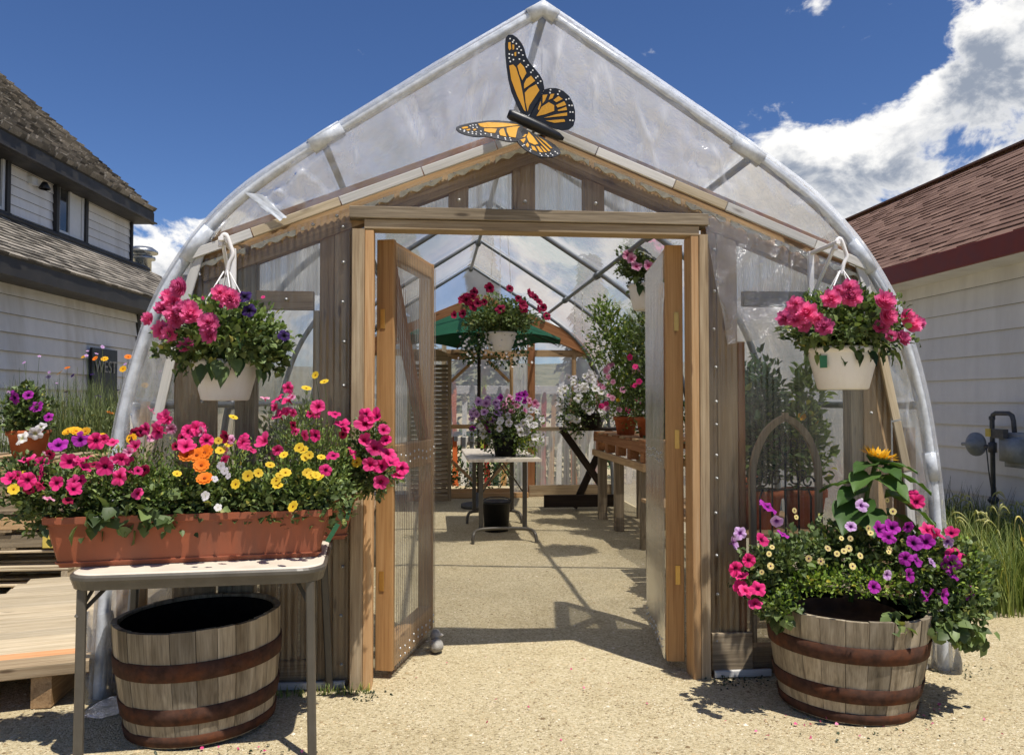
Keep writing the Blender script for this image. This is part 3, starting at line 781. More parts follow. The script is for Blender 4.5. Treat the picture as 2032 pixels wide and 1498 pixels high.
# leaning sign board by the wall
sg0 = Vector((-3.93, 9.95, 1.30))
sroot = root('sign_board', hp(-1.3, .12, 0), 'black weathered sign board lettered WEST hung on the white house wall', 'sign')
sd = board('board', hp(-1.0, .075, .95), hp(-1.0, .065, 2.07), .64, .03, M_BLACK, sroot, HN, .006)
cu = bpy.data.curves.new('lettering', 'FONT'); cu.body = 'WEST'; cu.size = .21; cu.extrude = .002; cu.align_x = 'CENTER'
tmp = bpy.data.objects.new('tmp_text', cu); COL.objects.link(tmp)
bpy.context.view_layer.update()
tme = bpy.data.meshes.new_from_object(tmp.evaluated_get(bpy.context.evaluated_depsgraph_get()))
bpy.data.objects.remove(tmp)
M_CHALK = plain('chalky_white_lettering', lin(150, 148, 142), .8, var=.35, scale=40)
tme.materials.clear(); tme.materials.append(M_CHALK)
o = bpy.data.objects.new('lettering', tme)
xd = HD; zd = HN; yd = Vector((0, 0, 1)); lo = hp(-1.0, .094, 1.78)
o.matrix_basis = Matrix(((xd.x, yd.x, zd.x, lo.x), (xd.y, yd.y, zd.y, lo.y), (xd.z, yd.z, zd.z, lo.z), (0, 0, 0, 1)))
link(o, sroot, o.matrix_basis.copy())

# ================================================================== WHITE SHED on the right
WX = 5.32
shed = root('shed', (WX + 1, 8, 0), 'white lap-sided building with brown-red shingle roof and dark red fascia', 'building')
slab('wall', (WX + .01, 14, 0), (WX + .01, 1, 0), (WX + .01, 1, 2.8), (WX + .01, 14, 2.8), .2, M_SIDR, shed)
expo = .226; z = .06
while z < 2.68:
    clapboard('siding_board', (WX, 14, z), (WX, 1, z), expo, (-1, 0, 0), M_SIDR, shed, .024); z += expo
EXr, EZr, RX, RZ = 4.92, 2.86, 7.57, 4.72
slab('roof_deck', (EXr, 14.2, EZr), (EXr, .6, EZr), (RX, .6, RZ), (RX, 14.2, RZ), .05, M_REDFASCIA, shed)
slab('roof_back', (RX, 14.2, RZ), (RX, .6, RZ), (RX + 2.8, .6, 2.75), (RX + 2.8, 14.2, 2.75), .05, M_SHINGR, shed)
vd = Vector((RX - EXr, 0, RZ - EZr)); vl = vd.length; vd.normalize()
shingle_roof(shed, 'shed', (EXr, .6, EZr), 13.6, vl, (0, 1, 0), vd, Vector((-vd.z, 0, vd.x)), M_SHINGR, .13, .24, .012, 300, .08)
board('ridge_cap', (RX, .6, RZ + .02), (RX, 14.2, RZ + .02), .2, .03, M_SHINGR, shed, (0, 0, 1))
board('fascia', (EXr - .015, .6, EZr - .09), (EXr - .015, 14.2, EZr - .09), .19, .04, M_REDFASCIA, shed, (-1, 0, 0))
board('soffit', ((EXr + WX) / 2, .6, EZr - .17), ((EXr + WX) / 2, 14.2, EZr - .17), .40, .02, M_SIDR, shed, (0, 0, 1))
slab('gable_wall', (WX, 14.05, 0), (RX + 2.4, 14.05, 0), (RX, 14.05, RZ - .05), (WX, 14.05, 2.8), .1, M_SIDR, shed)
# gas meter with riser, regulator and shut-off on the shed wall
gm = root('gas_meter', (5.1, 6.95, 0), 'grey gas meter with dark riser pipe and round regulator on the white wall', 'gas meter')
tube('riser_pipe', [(5.12, 6.96, -.02), (5.12, 6.96, 1.26), (5.12, 6.945, 1.30), (5.12, 6.91, 1.315), (5.12, 6.74, 1.315), (5.12, 6.70, 1.295), (5.12, 6.685, 1.25), (5.11, 6.66, 1.13)], .021, M_DARKMET, gm, 10)
for zz, rr, hh in ((1.0, .036, .10), (.52, .038, .07), (.45, .03, .05), (1.27, .027, .04)):
    lathe('pipe_fitting', [(.02, -hh / 2), (rr, -hh / 2 + .008), (rr, hh / 2 - .008), (.02, hh / 2)], M_DARKMET, gm, (5.12, 6.96, zz), 10)
tube('valve_handle', [(5.07, 6.96, .52), (5.17, 6.96, .52)], .014, M_DARKMET, gm)
tube('side_pipe', [(5.12, 6.96, 1.0), (5.12, 7.12, 1.01)], .018, M_DARKMET, gm)
ry = Matrix.Rotation(R(-90), 4, 'Y') @ Matrix.Rotation(R(12), 4, 'X')
lathe('regulator', [(.001, -.05), (.05, -.05), (.10, -.02), (.112, -.008), (.112, .008), (.10, .02), (.06, .05), (.04, .09), (.001, .095)], M_GREYMET, gm, (5.10, 7.16, 1.02), 24, ry)
tube('regulator_vent', [(5.08, 7.2, 1.02), (5.06, 7.30, 1.015)], .016, M_GREYMET, gm)
v, f = [], []
bmx = bmesh.new(); bmesh.ops.create_cube(bmx, size=1)
bmesh.ops.scale(bmx, vec=(.24, .36, .30), verts=bmx.verts); bmesh.ops.bevel(bmx, geom=bmx.edges[:], offset=.05, segments=4, affect='EDGES')
me = bpy.data.meshes.new('meter_body'); bmx.to_mesh(me); bmx.free(); me.materials.append(M_GREYMET)
me.polygons.foreach_set('use_smooth', [True] * len(me.polygons))
obj('meter_body', me, gm, Matrix.Translation((5.08, 6.53, 1.0)))
box('index_box', (4.94, 6.58, 1.10), (4.99, 6.72, 1.18), M_DARKMET, gm)
box('label_plate', (4.925, 6.73, 1.11), (4.94, 6.79, 1.18), M_YELLOW, gm)
tube('sense_line', [(5.11, 7.03, 1.0), (5.12, 7.02, .8), (5.13, 7.0, .62)], .006, M_DARKMET, gm, 6)
# ================================================================== GREENHOUSE
CX = .56; FY = 4.14
gh = root('greenhouse', (CX, 8, 0), 'hoop greenhouse of clear film over pipe hoops with weathered timber front and open doors', 'greenhouse')
HALF = [(0, 3.45), (.55, 3.10), (1.1, 2.745), (1.45, 2.49), (1.70, 2.23), (1.90, 1.89), (2.04, 1.43), (2.10, 1.0), (2.13, .5), (2.15, 0)]
def half_curve(n=6):
    a = [Vector((x, 0, z)) for x, z in HALF[:3]]
    b = catmull([(x, 0, z) for x, z in HALF[2:]], n)
    return [a[0], a[1]] + b
HC = half_curve()
def arch(y, off=0.0):
    pts = []
    for i, p in enumerate(HC):
        q = HC[min(i + 1, len(HC) - 1)] - HC[max(i - 1, 0)]
        nrm = Vector((q.z, 0, -q.x)).normalized(); nrm = nrm if nrm.dot(Vector((p.x + .01, 0, p.z - .6))) > 0 else -nrm
        if i == 0: nrm = Vector((0, 0, 1.2))
        pts.append(Vector((p.x, 0, p.z)) + nrm * off)
    L = [Vector((CX - p.x, y, p.z)) for p in reversed(pts)]
    return L[:-1] + [Vector((CX + p.x, y, p.z)) for p in pts]
HOOPY = [4.09, 6.08, 8.06, 10.04, 12.02]
for i, y in enumerate(HOOPY):
    o = tube('hoop', arch(y), .030 if i == 0 else .024, M_WRAP if i == 0 else M_GALV, gh, 10)
def brace_node(x, z):
    for y in HOOPY[1:]:
        tube('pipe_clamp', [(x, y - .05, z), (x, y + .05, z)], .038, M_GALV, gh, 8)
for rel, z in ((0, 3.40), (1.1, 2.70), (-1.1, 2.70), (2.02, 1.40), (-2.02, 1.40)):
    tube('purlin', [(CX + rel, 4.09, z), (CX + rel, 12.02, z)], .021, M_GALV, gh, 8); brace_node(CX + rel, z)
# cross connectors at the front hoop
for sx in (-1, 1):
    tube('hoop_coupling', [(CX + sx * 1.02, 4.09, 2.797), (CX + sx * 1.1, 4.09, 2.745), (CX + sx * 1.17, 4.09, 2.695)], .042, M_WRAP, gh, 10)
    tube('hoop_coupling', [(CX + sx * 1.66, 4.09, 2.275), (CX + sx * 1.72, 4.09, 2.20), (CX + sx * 1.77, 4.09, 2.115)], .040, M_WRAP, gh, 10)
    tube('hoop_coupling', [(CX + sx * 2.085, 4.09, 1.15), (CX + sx * 2.105, 4.09, 1.0)], .036, M_WRAP, gh, 10)
tube('hoop_coupling', [(CX - .07, 4.085, 3.41), (CX, 4.085, 3.452), (CX + .07, 4.085, 3.41)], .042, M_WRAP, gh, 10)
# roof film: sags a little between the hoops, with fine waves
ar = arch(0, .032); na = len(ar); NYF = 64; V = []; F = []
for j in range(NYF + 1):
    y = 4.05 + (12.06 - 4.05) * j / NYF
    ph = (y - 4.09) / 1.983; sag = .022 * math.sin(math.pi * (ph % 1.0)) ** 2
    for i, p in enumerate(ar):
        c = Vector((CX, y, 1.2)); d = Vector((p.x - CX, 0, p.z - 1.2)).normalized()
        wv = .010 * mnoise.noise(Vector((p.x * 1.2, y * 3.1, p.z * 1.4))) + .005 * mnoise.noise(Vector((p.x * 3, y * 8, p.z * 3)))
        V.append(Vector((p.x, y, p.z)) - d * (sag if 0 < p.z else 0) + d * wv)
for j in range(NYF):
    for i in range(na - 1): F.append((j * na + i, j * na + i + 1, (j + 1) * na + i + 1, (j + 1) * na + i))
obj('roof_film', mkmesh('roof_film', V, F, M_FILM, True), gh)

# ---- gable line of the timber front (relative to CX)
GA = (.0, 2.835); GS = .392
def gtop(x): return GA[1] - GS * abs(x - CX)
SIDE = [(1.70, 2.168), (1.745, 2.06), (1.79, 1.85), (1.845, 1.58), (1.90, 1.32), (1.955, 1.05), (2.0, .55), (2.03, 0)]
# end film from the front hoop down to the battens
def resample(P, n):
    P = [Vector(p) for p in P]; d = [0]
    for a, b in zip(P, P[1:]): d.append(d[-1] + (b - a).length)
    out = []
    for k in range(n + 1):
        t = d[-1] * k / n; i = 0
        while i < len(P) - 2 and d[i + 1] < t: i += 1
        out.append(P[i].lerp(P[i + 1], (t - d[i]) / max(1e-9, d[i + 1] - d[i])))
    return out
ia = next(i for i, p in enumerate(HC) if p.x > 1.70)
for sx in (-1, 1):
    N1, N2 = 132, 84
    out1 = resample([(p.x, 0, p.z) for p in HC[:ia + 1]], N1); in1 = resample([(0, 0, GA[1]), (1.70, 0, 2.168)], N1)
    out2 = resample([(p.x, 0, p.z) for p in HC[ia:]], N2); in2 = resample([(x, 0, z) for x, z in SIDE], N2)
    O = out1 + out2[1:]; I = in1 + in2[1:]; V = []; F = []; CRS = []; NR = 22
    rr_ = random.Random(31 + sx)
    RID = [(rr_.uniform(1, 26) if k < 8 else rr_.uniform(30, 205), rr_.uniform(-.9, .9), rr_.uniform(.5, 1.3), rr_.uniform(.5, 1.0), rr_.uniform(0, .5), rr_.uniform(.55, 1.1)) for k in range(26)]
    for q in range(len(O)):
        qs = q / 3.4
        for r in range(NR + 1):
            t = r / NR; p = O[q].lerp(I[q], t); rs = t * 14
            wgt = math.sin(math.pi * t)
            fold = .036 * mnoise.noise(Vector((qs * .34 + sx * 9, rs * .13, 2))) + .014 * mnoise.noise(Vector((qs * .9 + sx * 5, rs * .42, 7)))
            fold += .016 * math.sin(qs * 1.35 + rs * .30) * math.exp(-qs / 10.0)
            crs = 0
            for q0, sl, wd_r, am, t0_, t1_ in RID:
                e_ = math.exp(-((q - q0 - sl * r) / (wd_r * 1.2)) ** 2)
                if e_ > .02:
                    k_ = e_ * am * max(0, math.sin(math.pi * min(1, max(0, (t - t0_) / max(.1, t1_ - t0_)))))
                    fold -= .017 * k_; crs += k_
            V.append((CX + sx * p.x, 4.065 + .052 * t + fold * wgt * .9, p.z + .01 * (1 - t))); CRS.append(min(1, crs))
    m = NR + 1
    for q in range(len(O) - 1):
        for r in range(NR): F.append((q * m + r, q * m + r + 1, (q + 1) * m + r + 1, (q + 1) * m + r))
    me = mkmesh('end_film', V, F, M_ENDFILM, True)
    at = me.attributes.new('crease', 'FLOAT', 'POINT'); at.data.foreach_set('value', CRS)
    obj('end_film', me, gh)
# short white creases where the film is gathered
def flapmesh(name, P, nu, nv, amp, mat, seedv):
    a, b, c, d = map(Vector, P); V = []; F = []
    for j in range(nv + 1):
        for i in range(nu + 1):
            u, v = i / nu, j / nv
            p = a.lerp(b, u).lerp(d.lerp(c, u), v)
            e = amp * (mnoise.noise(Vector((u * 4 + seedv, v * 3, 0))) + .5 * math.sin(u * 11 + v * 7 + seedv)) * (0.25 + v)
            V.append(p + Vector((0, -abs(e) * .6, e * .35)))
    for j in range(nv):
        for i in range(nu): k = j * (nu + 1) + i; F.append((k, k + 1, k + nu + 2, k + nu + 1))
    return obj(name, mkmesh(name, V, F, mat, True), gh)
flapmesh('loose_film_flap', [(1.40, 4.075, 2.41), (2.16, 4.075, 2.15), (2.14, 4.06, 1.80), (1.52, 4.05, 1.72)], 22, 16, .03, M_FLAP, 3)
flapmesh('film_fold', [(-.93, 4.05, 2.45), (-.84, 4.05, 2.44), (-.72, 4.05, 2.33), (-.76, 4.05, 2.31)], 6, 6, .02, M_WRAP, 1)
flapmesh('film_fold', [(-1.52, 4.05, .02), (-1.30, 4.05, .02), (-1.25, 3.86, .015), (-1.62, 3.80, .012)], 10, 8, .04, M_FLAP, 6)

for sx, zt in ((1, .24), (-1, .42)):
    x = CX + sx * 2.15; V = []; F = []
    for i in range(9):
        z = zt * i / 8 - .005
        for k in range(20):
            a = 2 * math.pi * k / 20; r = .055 + .022 * mnoise.noise(Vector((math.cos(a) * 1.6, math.sin(a) * 1.6, z * 9 + sx))) + .02 * (1 - i / 8); V.append((x + r * math.cos(a), 4.07 + r * math.sin(a), z))
    for i in range(8):
        for k in range(20): F.append((i * 20 + k, i * 20 + (k + 1) % 20, (i + 1) * 20 + (k + 1) % 20, (i + 1) * 20 + k))
    obj('bunched_film', mkmesh('bunched_film', V, F, M_FLAP, True), gh)

# ---- timber front
def vboard(name, x0, x1, z0, z1, y0, th, mat, parent=gh): return board(name, ((x0 + x1) / 2, y0 + th / 2, z0), ((x0 + x1) / 2, y0 + th / 2, z1), x1 - x0, th, mat, parent)
def hboard(name, x0, x1, z0, z1, y0, th, mat, parent=gh): return board(name, (x0, y0 + th / 2, (z0 + z1) / 2), (x1, y0 + th / 2, (z0 + z1) / 2), z1 - z0, th, mat, parent)
JY = FY - .075
vboard('door_jamb', -.405, -.343, -.02, 2.285, JY, .10, W_PALE)
vboard('door_jamb', -.342, -.298, -.02, 2.280, JY + .004, .12, W_PINE)
vboard('door_jamb', 1.378, 1.428, -.02, 2.292, JY, .10, W_PALE)
vboard('door_jamb', 1.336, 1.377, -.02, 2.285, JY + .004, .12, W_PINE)
hboard('header_beam', -.417, 1.426, 2.338, 2.398, JY - .012, .14, W_GREY)
hboard('header_beam', -.344, 1.379, 2.286, 2.336, JY + .002, .11, W_PALE)
# studs behind the clear sheets
for x0, x1, mt, zt in ((-.572, -.500, W_BROWN, None), (-.499, -.418, W_PLY, None), (1.440, 1.497, W_BROWN, None), (1.499, 1.610, W_PLY, None), (1.611, 1.650, W_CEDAR, 1.74),
                       (-.985, -.885, W_GREY, None), (2.235, 2.305, W_GREY, None), (-.603, -.574, W_PALE, 1.88), (.077, .180, W_BROWN, 'g'), (.411, .528, W_BROWN, 'g'), (.788, .894, W_BROWN, 'g')):
    z0 = 2.40 if zt == 'g' else -.02
    z1 = zt if isinstance(zt, float) else gtop((x0 + x1) / 2) - .11
    vboard('stud', x0, x1, z0, z1, FY, .085, mt)
hboard('rail', -.884, -.604, 1.885, 1.978, FY + .002, .05, W_BROWN)
hboard('rail', 1.651, 2.234, 1.93, 2.01, FY + .002, .05, W_GREY)
hboard('sill_board', -1.45, -.573, -.02, .13, FY + .001, .08, W_BROWN)
hboard('sill_board', 1.651, 2.56, -.02, .13, FY + .001, .08, W_BROWN)
hboard('kick_board', 1.445, 1.66, .03, .22, FY - .045, .025, W_GREY)
hboard('base_strip', -1.40, -.43, .005, .04, FY - .05, .02, W_BATTEN)
hboard('base_strip', 1.45, 1.75, .0, .035, FY - .07, .02, W_BATTEN)
# plywood corners behind the film
vboard('corner_board', -1.28, -1.075, -.02, gtop(-1.18) - .1, FY + .01, .03, W_PLY)
vboard('corner_board', 2.315, 2.47, -.02, gtop(2.39) - .35, FY + .01, .03, W_PLY)
vboard('corner_board', -1.545, -1.405, -.02, 1.42, FY + .02, .03, W_PLY)
vboard('corner_board', 2.50, 2.615, -.02, 1.28, FY + .02, .03, W_PLY)
vboard('lower_board', -1.06, -.99, -.02, 1.0, FY + .015, .03, W_GREY)
for k, x in enumerate((-.86, -.76, -.66)): vboard('lower_board', x, x + .085, .13, .80, FY + .03, .02, W_BROWN)
# rafters of the gable
for sx in (-1, 1):
    a = Vector((CX, FY + .02, GA[1] - .088)); b = Vector((CX + sx * 1.72, FY + .02, GA[1] - .088 - GS * 1.72))
    board('rafter', a, b, .125, .07, W_BROWN, gh)
    board('roof_edge_board', a + Vector((0, .06, .125)), b + Vector((0, .06, .125)), .10, .03, W_CEDAR, gh)
    # battens clamp the film: short lengths, butted
    L = (b - a).length; d = (b - a).normalized(); u = 0; k = 0
    lens = [.30, .44, .30, .52, .40] if sx > 0 else [.26, .40, .44, .46, .40]
    for ln in lens:
        u1 = min(L + .06, u + ln)
        mt = W_PINE if (sx > 0 and k == 2) or (sx < 0 and k == 3) else W_BATTEN
        off = Vector((0, -.088, .076))
        bo = board('batten', a + d * (u + .003) + off, a + d * (u1 - .003) + off, .046, .018, mt if mt is W_BATTEN else W_DECK, gh); u = u1; k += 1
        if u >= L: break
    # wavy foam closure at the top edge of the sheets
    N = 120; V = []; F = []
    for q in range(N + 1):
        t = q / N; p = a + d * (L * t); wv = .5 + .5 * math.sin(q * 2 * math.pi / 5.4)
        for (zz, yy) in ((.022, -.055), (.022, -.066), (.008 - .018 * wv, -.066), (.008 - .018 * wv, -.055)):
            V.append(p + Vector((0, yy, zz)))
    gaps = set(range(0, N, 17)) | set(range(1, N, 17)) | ({*range(70, 84)} if sx < 0 else set())
    for q in range(N):
        if q in gaps: continue
        for e in range(4): F.append((q * 4 + e, q * 4 + (e + 1) % 4, (q + 1) * 4 + (e + 1) % 4, (q + 1) * 4 + e))
    obj('foam_closure', mkmesh('foam_closure', V, F, M_FOAM), gh)
    # side battens following the hoop
    P = [(CX + sx * x, FY - .055, z) for x, z in SIDE]
    for (i0, i1), mt in (((0, 2), W_BATTEN), ((2, 4), W_BATTEN if sx < 0 else W_DECK), ((4, 5), W_DECK), ((5, 7), W_BATTEN)):
        p0 = Vector(P[i0]); p1 = Vector(P[i1]); dd = (p1 - p0).normalized()
        board('batten', p0 + dd * .006, p1 - dd * .006, .046, .016, mt, gh)
# clear corrugated sheets over the studs
def sheet(name, x0, x1, zb, zt, y, mat, pitch=.032, amp=.0026, parent=gh, n_per=6):
    n = max(2, int((x1 - x0) / pitch * n_per)); V = []; F = []
    zs = 8
    for i in range(n + 1):
        x = x0 + (x1 - x0) * i / n; a = zb(x) if callable(zb) else zb; b = zt(x) if callable(zt) else zt
        for k in range(zs + 1): V.append((x, y + amp * math.sin(2 * math.pi * x / pitch) + .003 * mnoise.noise(Vector((x * 3, k * .7, 1))), a + (b - a) * k / zs))
    for i in range(n):
        for k in range(zs): q = i * (zs + 1) + k; F.append((q, q + zs + 1, q + zs + 2, q + 1))
    return obj(name, mkmesh(name, V, F, mat, True), parent)
sheet('clear_sheet', -1.30, -.412, .03, lambda x: gtop(x) - .045, FY - .028, M_POLY)
sheet('clear_sheet', 1.434, 2.42, .03, lambda x: gtop(x) - .045, FY - .028, M_POLY)
sheet('clear_sheet', -.405, 1.43, 2.402, lambda x: max(2.41, gtop(x) - .045), FY - .026, M_POLY, .02, .002)
sheet('milky_sheet', -.41, 1.435, 2.39, lambda x: max(2.40, gtop(x) - .06), FY + .10, M_POLYM, .02, .002)
sheet('milky_sheet', -.98, -.51, 1.97, lambda x: gtop(x) - .06, FY + .10, M_POLYM, .02, .002)
sheet('milky_sheet', 1.60, 2.25, 1.97, lambda x: gtop(x) - .06, FY + .10, M_POLYM, .02, .002)
# screws with washers over the sheets
def screws(pts):
    parts = []
    for x, z in pts:
        rings = [(.009, 0), (.009, -.004), (.005, -.006), (.005, -.011), (.0005, -.012)]; v = []; f = []
        for r, yy in rings:
            for k in range(8): a = k * math.pi / 4; v.append((x + r * math.cos(a), FY - .036 + yy, z + r * math.sin(a)))
        for i in range(4):
            for k in range(8): f.append((i * 8 + k, i * 8 + (k + 1) % 8, (i + 1) * 8 + (k + 1) % 8, (i + 1) * 8 + k))
        parts.append((v, f))
    v, f = join(parts); tag(obj('sheet_screws', mkmesh('sheet_screws', v, f, M_ZINC, True), gh), kind='stuff')
pts = [(-.452 + .008 * random.uniform(-1, 1), zz) for zz in (.12, .36, .60, .84, 1.05, 1.26, 1.5, 1.72, 1.92, 2.12, 2.3)]
pts += [(1.470 + .008 * random.uniform(-1, 1), zz) for zz in (.18, .42, .62, .84, 1.02, 1.14, 1.3, 1.42, 1.6, 1.8, 2.0, 2.22)]
pts += [(.13, 2.45), (.47, 2.45), (.84, 2.45), (-.73, 1.93), (-1.13, 1.42), (2.33, 1.36), (2.27, .9), (-.94, 1.1), (-.94, .6)]
for sx in (-1, 1):
    for k in range(14): pts.append((CX + sx * (.1 + .118 * k), GA[1] - GS * (.1 + .118 * k) - .072))
screws(pts)
# plant-hook brackets on the front
for bx, bz, hx in ((-.984, 2.165, -.981), (1.991, 2.205, 2.015)):
    br = board('hanging_bracket', (bx, FY - .06, bz - .27), (bx, FY - .06, bz + .01), .03, .022, M_WHITEP, gh)
    board('bracket_arm', (bx, FY - .05, bz), (hx, 3.83, bz + .012), .022, .018, M_WHITEP, br, (0, 0, 1))
    board('bracket_strut', (bx, FY - .055, bz - .25), (hx, 3.87, bz - .004), .02, .014, M_WHITEP, br, (1, 0, 0))

# ---- doors
def door(name, H, ang, side, wd=.80):
    """hinge at H; leaf runs into the greenhouse; `side` +1: the sheet is on its +x face"""
    a = Vector((math.sin(R(ang)), math.cos(R(ang)), 0)); nrm = Vector((math.cos(R(ang)), -math.sin(R(ang)), 0))
    H = Vector(H); z0, z1 = .045, 2.262
    def q(u, o, z): return H + a * u + nrm * o + Vector((0, 0, z))
    edge_w = .092
    d0 = board(name, q(.02, 0, z0), q(.02, 0, z1), edge_w, .04, W_PINED, gh, a)
    board('stile', q(wd - .02, 0, z0), q(wd - .02, 0, z1), edge_w * .9, .04, W_PINE, d0, a)
    for zz, h in ((z0 + .07, .14), (1.12, .14), (z1 - .045, .09)):
        board('rail', q(.04, 0, zz), q(wd - .04, 0, zz), h, edge_w * .8, W_PINE, d0, nrm)
    board('diagonal_brace', q(.07, .0, z1 - .10), q(wd - .08, .0, 1.20), .10, .038, W_CEDAR, d0, nrm)
    V = []; F = []; n = 150; zs = 6
    for i in range(n + 1):
        u = .022 + (wd - .03) * i / n
        for k in range(zs + 1):
            V.append(q(u, side * (edge_w / 2 + .008) + .0045 * math.sin(u * 2 * math.pi / .032), z0 + (z1 - .03 - z0) * k / zs))
    for i in range(n):
        for k in range(zs): j = i * (zs + 1) + k; F.append((j, j + zs + 1, j + zs + 2, j + 1))
    obj('clear_sheet', mkmesh('clear_sheet', V, F, M_POLYD, True), d0)
    parts = []
    for zz in (z0 + .05, z0 + .09, 1.10, 1.14):
        for k in range(9):
            u = .09 + .08 * k; c = q(u, side * (edge_w / 2 + .014), zz + .01 * math.sin(k * 5)); v = []; f = []
            for r, e in ((.007, 0), (.007, .004), (.001, .006)):
                for w_ in range(6): an = w_ * math.pi / 3; v.append(c + a * r * math.cos(an) + Vector((0, 0, r * math.sin(an))) + nrm * side * e)
            for i in range(2):
                for w_ in range(6): f.append((i * 6 + w_, i * 6 + (w_ + 1) % 6, (i + 1) * 6 + (w_ + 1) % 6, (i + 1) * 6 + w_))
            parts.append((v, f))
    v, f = join(parts); tag(obj('sheet_screws', mkmesh('sheet_screws', v, f, M_ZINC, True), d0), kind='stuff')
    for zz in (1.85, 1.22, .50):
        board('hinge', q(-.002, side * -.012, zz - .05), q(-.002, side * -.012, zz + .05), .026, .004, M_BRASS, d0, a)
    return d0
door('door', (-.248, 4.215, 0), 15.5, 1)
door('door', (1.288, 4.215, 0), 8.0, -1)

# ---- back wall
BY = 12.06
for sx in (-1, 1):
    a = Vector((.72, BY, 2.92)); b = Vector((.72 + sx * 1.78, BY, 2.17))
    board('back_rafter', a, b, .22, .09, W_CEDAR, gh)
for x0, x1, mt in ((1.42, 1.53, W_CEDAR), (.13, .20, W_DECK), (-.72, -.62, W_CEDAR), (2.10, 2.16, W_BROWN), (-1.4, -1.3, W_BROWN)): vboard('back_post', x0, x1, 0, 2.3, BY, .08, mt)
hboard('back_sill', 1.44, 2.70, .0, .17, BY - .02, .1, W_PALE)
hboard('back_sill', .0, 1.42, .0, .07, BY - .12, .1, W_PINE)
hboard('back_rail', -1.5, 2.6, 2.10, 2.2, BY + .005, .07, W_BROWN)
hboard('back_rail', 1.54, 2.65, .98, 1.04, BY + .003, .05, W_PALE)
def ss(nm, x0, x1, z0, z1, y, mat): return sheet(nm, x0, x1, z0, z1, y, mat, .06, .003, gh, 4)
ss('back_sheet', 1.54, 2.62, .17, .98, BY - .015, M_POLYM)
ss('back_sheet', 1.20, 1.42, .07, 2.1, BY - .01, M_POLYM)
ss('back_sheet', -1.5, .13, .05, 2.1, BY - .01, M_POLYM)
obj('back_film', mkmesh('back_film', [(CX - 2.1, BY + .05, .9), (CX + 2.1, BY + .05, .9), (CX + 2.0, BY + .05, 1.6), (CX + 1.7, BY + .05, 2.2), (CX + 1.1, BY + .05, 2.74), (CX, BY + .05, 3.44), (CX - 1.1, BY + .05, 2.74), (CX - 1.7, BY + .05, 2.2), (CX - 2.0, BY + .05, 1.6)], [tuple(range(9))], M_FILM), gh)
# screen door at the back
bd = board('back_door', (.24, BY - .03, .08), (.24, BY - .03, 2.1), .05, .04, W_PINE, gh)
board('stile', (1.17, BY - .03, .08), (1.17, BY - .03, 2.1), .05, .04, W_PINE, bd)
for zz in (.10, 1.05, 2.08): board('rail', (.27, BY - .03, zz), (1.14, BY - .03, zz), .06, .04, W_PINE, bd)
for p0, p1 in (((.27, 1.72), (.62, 2.05)), ((1.14, 1.72), (.80, 2.05)), ((.27, .55), (.72, .13)), ((1.14, .55), (.72, .13))):
    board('corner_brace', (p0[0], BY - .04, p0[1]), (p1[0], BY - .04, p1[1]), .045, .03, W_PINE, bd)

# ================================================================== BUTTERFLY on the gable
bf = root('butterfly_ornament', (.501, 3.95, 2.60), 'large black and yellow metal monarch butterfly fixed on the greenhouse gable', 'ornament')
BC = Vector((.501, 3.93, 2.772)); PXM = 4.992 * 407
bc = (805, 1085)   # body centre in the sketch used for the outlines
U = Vector((.905, 0, -.425)).normalized(); VV = Vector((.425, 0, .905)).normalized()
def s2(p):
    q = Vector(((p[0] - bc[0]) / PXM, 0, -(p[1] - bc[1]) / PXM)); return q.dot(U), q.dot(VV)
WX_ = {}
M_CELL = plain('yellow_orange_wing_enamel', lin(206, 150, 44), .28, 0, .5, var=.08, scale=5)
M_DOT = plain('white_dot_enamel', lin(226, 224, 218), .35, var=.05)
FORE = [(660, 940), (610, 840), (560, 720), (530, 600), (512, 470), (500, 350), (497, 240), (505, 180), (530, 150), (575, 147), (620, 175), (670, 235), (695, 290), (712, 360), (745, 420), (800, 480), (850, 540), (882, 600), (897, 680), (860, 760), (800, 850), (760, 930), (720, 965)]
HIND = [(740, 960), (800, 850), (850, 730), (890, 685), (950, 667), (1020, 666), (1090, 690), (1150, 740), (1190, 810), (1212, 890), (1213, 980), (1195, 1045), (1150, 1082), (1080, 1092), (1000, 1078), (920, 1045), (840, 1000)]
FC = [[(540, 462), (580, 450), (608, 478), (648, 600), (678, 740), (708, 918), (690, 905), (620, 760), (560, 600)], [(622, 462), (652, 430), (690, 470), (714, 530), (672, 605), (645, 545)], [(690, 640), (712, 592), (760, 555), (802, 605), (745, 650), (690, 690)], [(697, 730), (740, 682), (812, 640), (846, 700), (800, 770), (742, 858), (726, 918), (706, 830)], [(530, 228), (552, 225), (560, 290), (541, 310), (530, 282)], [(570, 248), (591, 250), (590, 290), (575, 303)], [(590, 330), (611, 320), (610, 360), (595, 365)]]
HCELL = [[(817, 958), (870, 862), (942, 812), (998, 842), (998, 898), (900, 938)], [(880, 742), (930, 735), (902, 800), (880, 828)], [(940, 790), (962, 730), (1000, 725), (980, 770)], [(990, 790), (1042, 747), (1085, 775), (1020, 810)], [(1016, 840), (1100, 797), (1120, 835), (1032, 864)], [(1032, 890), (1120, 852), (1130, 885), (1040, 900)], [(892, 973), (1010, 935), (1130, 910), (1130, 943), (1000, 958)], [(912, 1000), (1100, 980), (1110, 1004), (1000, 1020)], [(832, 880), (860, 802), (864, 840), (842, 900)]]
FD = [(548, 190), (585, 205), (612, 238), (640, 268), (660, 300), (620, 290), (636, 330), (678, 350), (688, 408), (730, 450), (714, 468), (778, 500), (760, 522), (828, 560), (810, 575), (858, 608), (830, 628), (540, 345), (540, 385), (550, 420), (582, 400), (643, 392), (572, 352), (575, 222)]
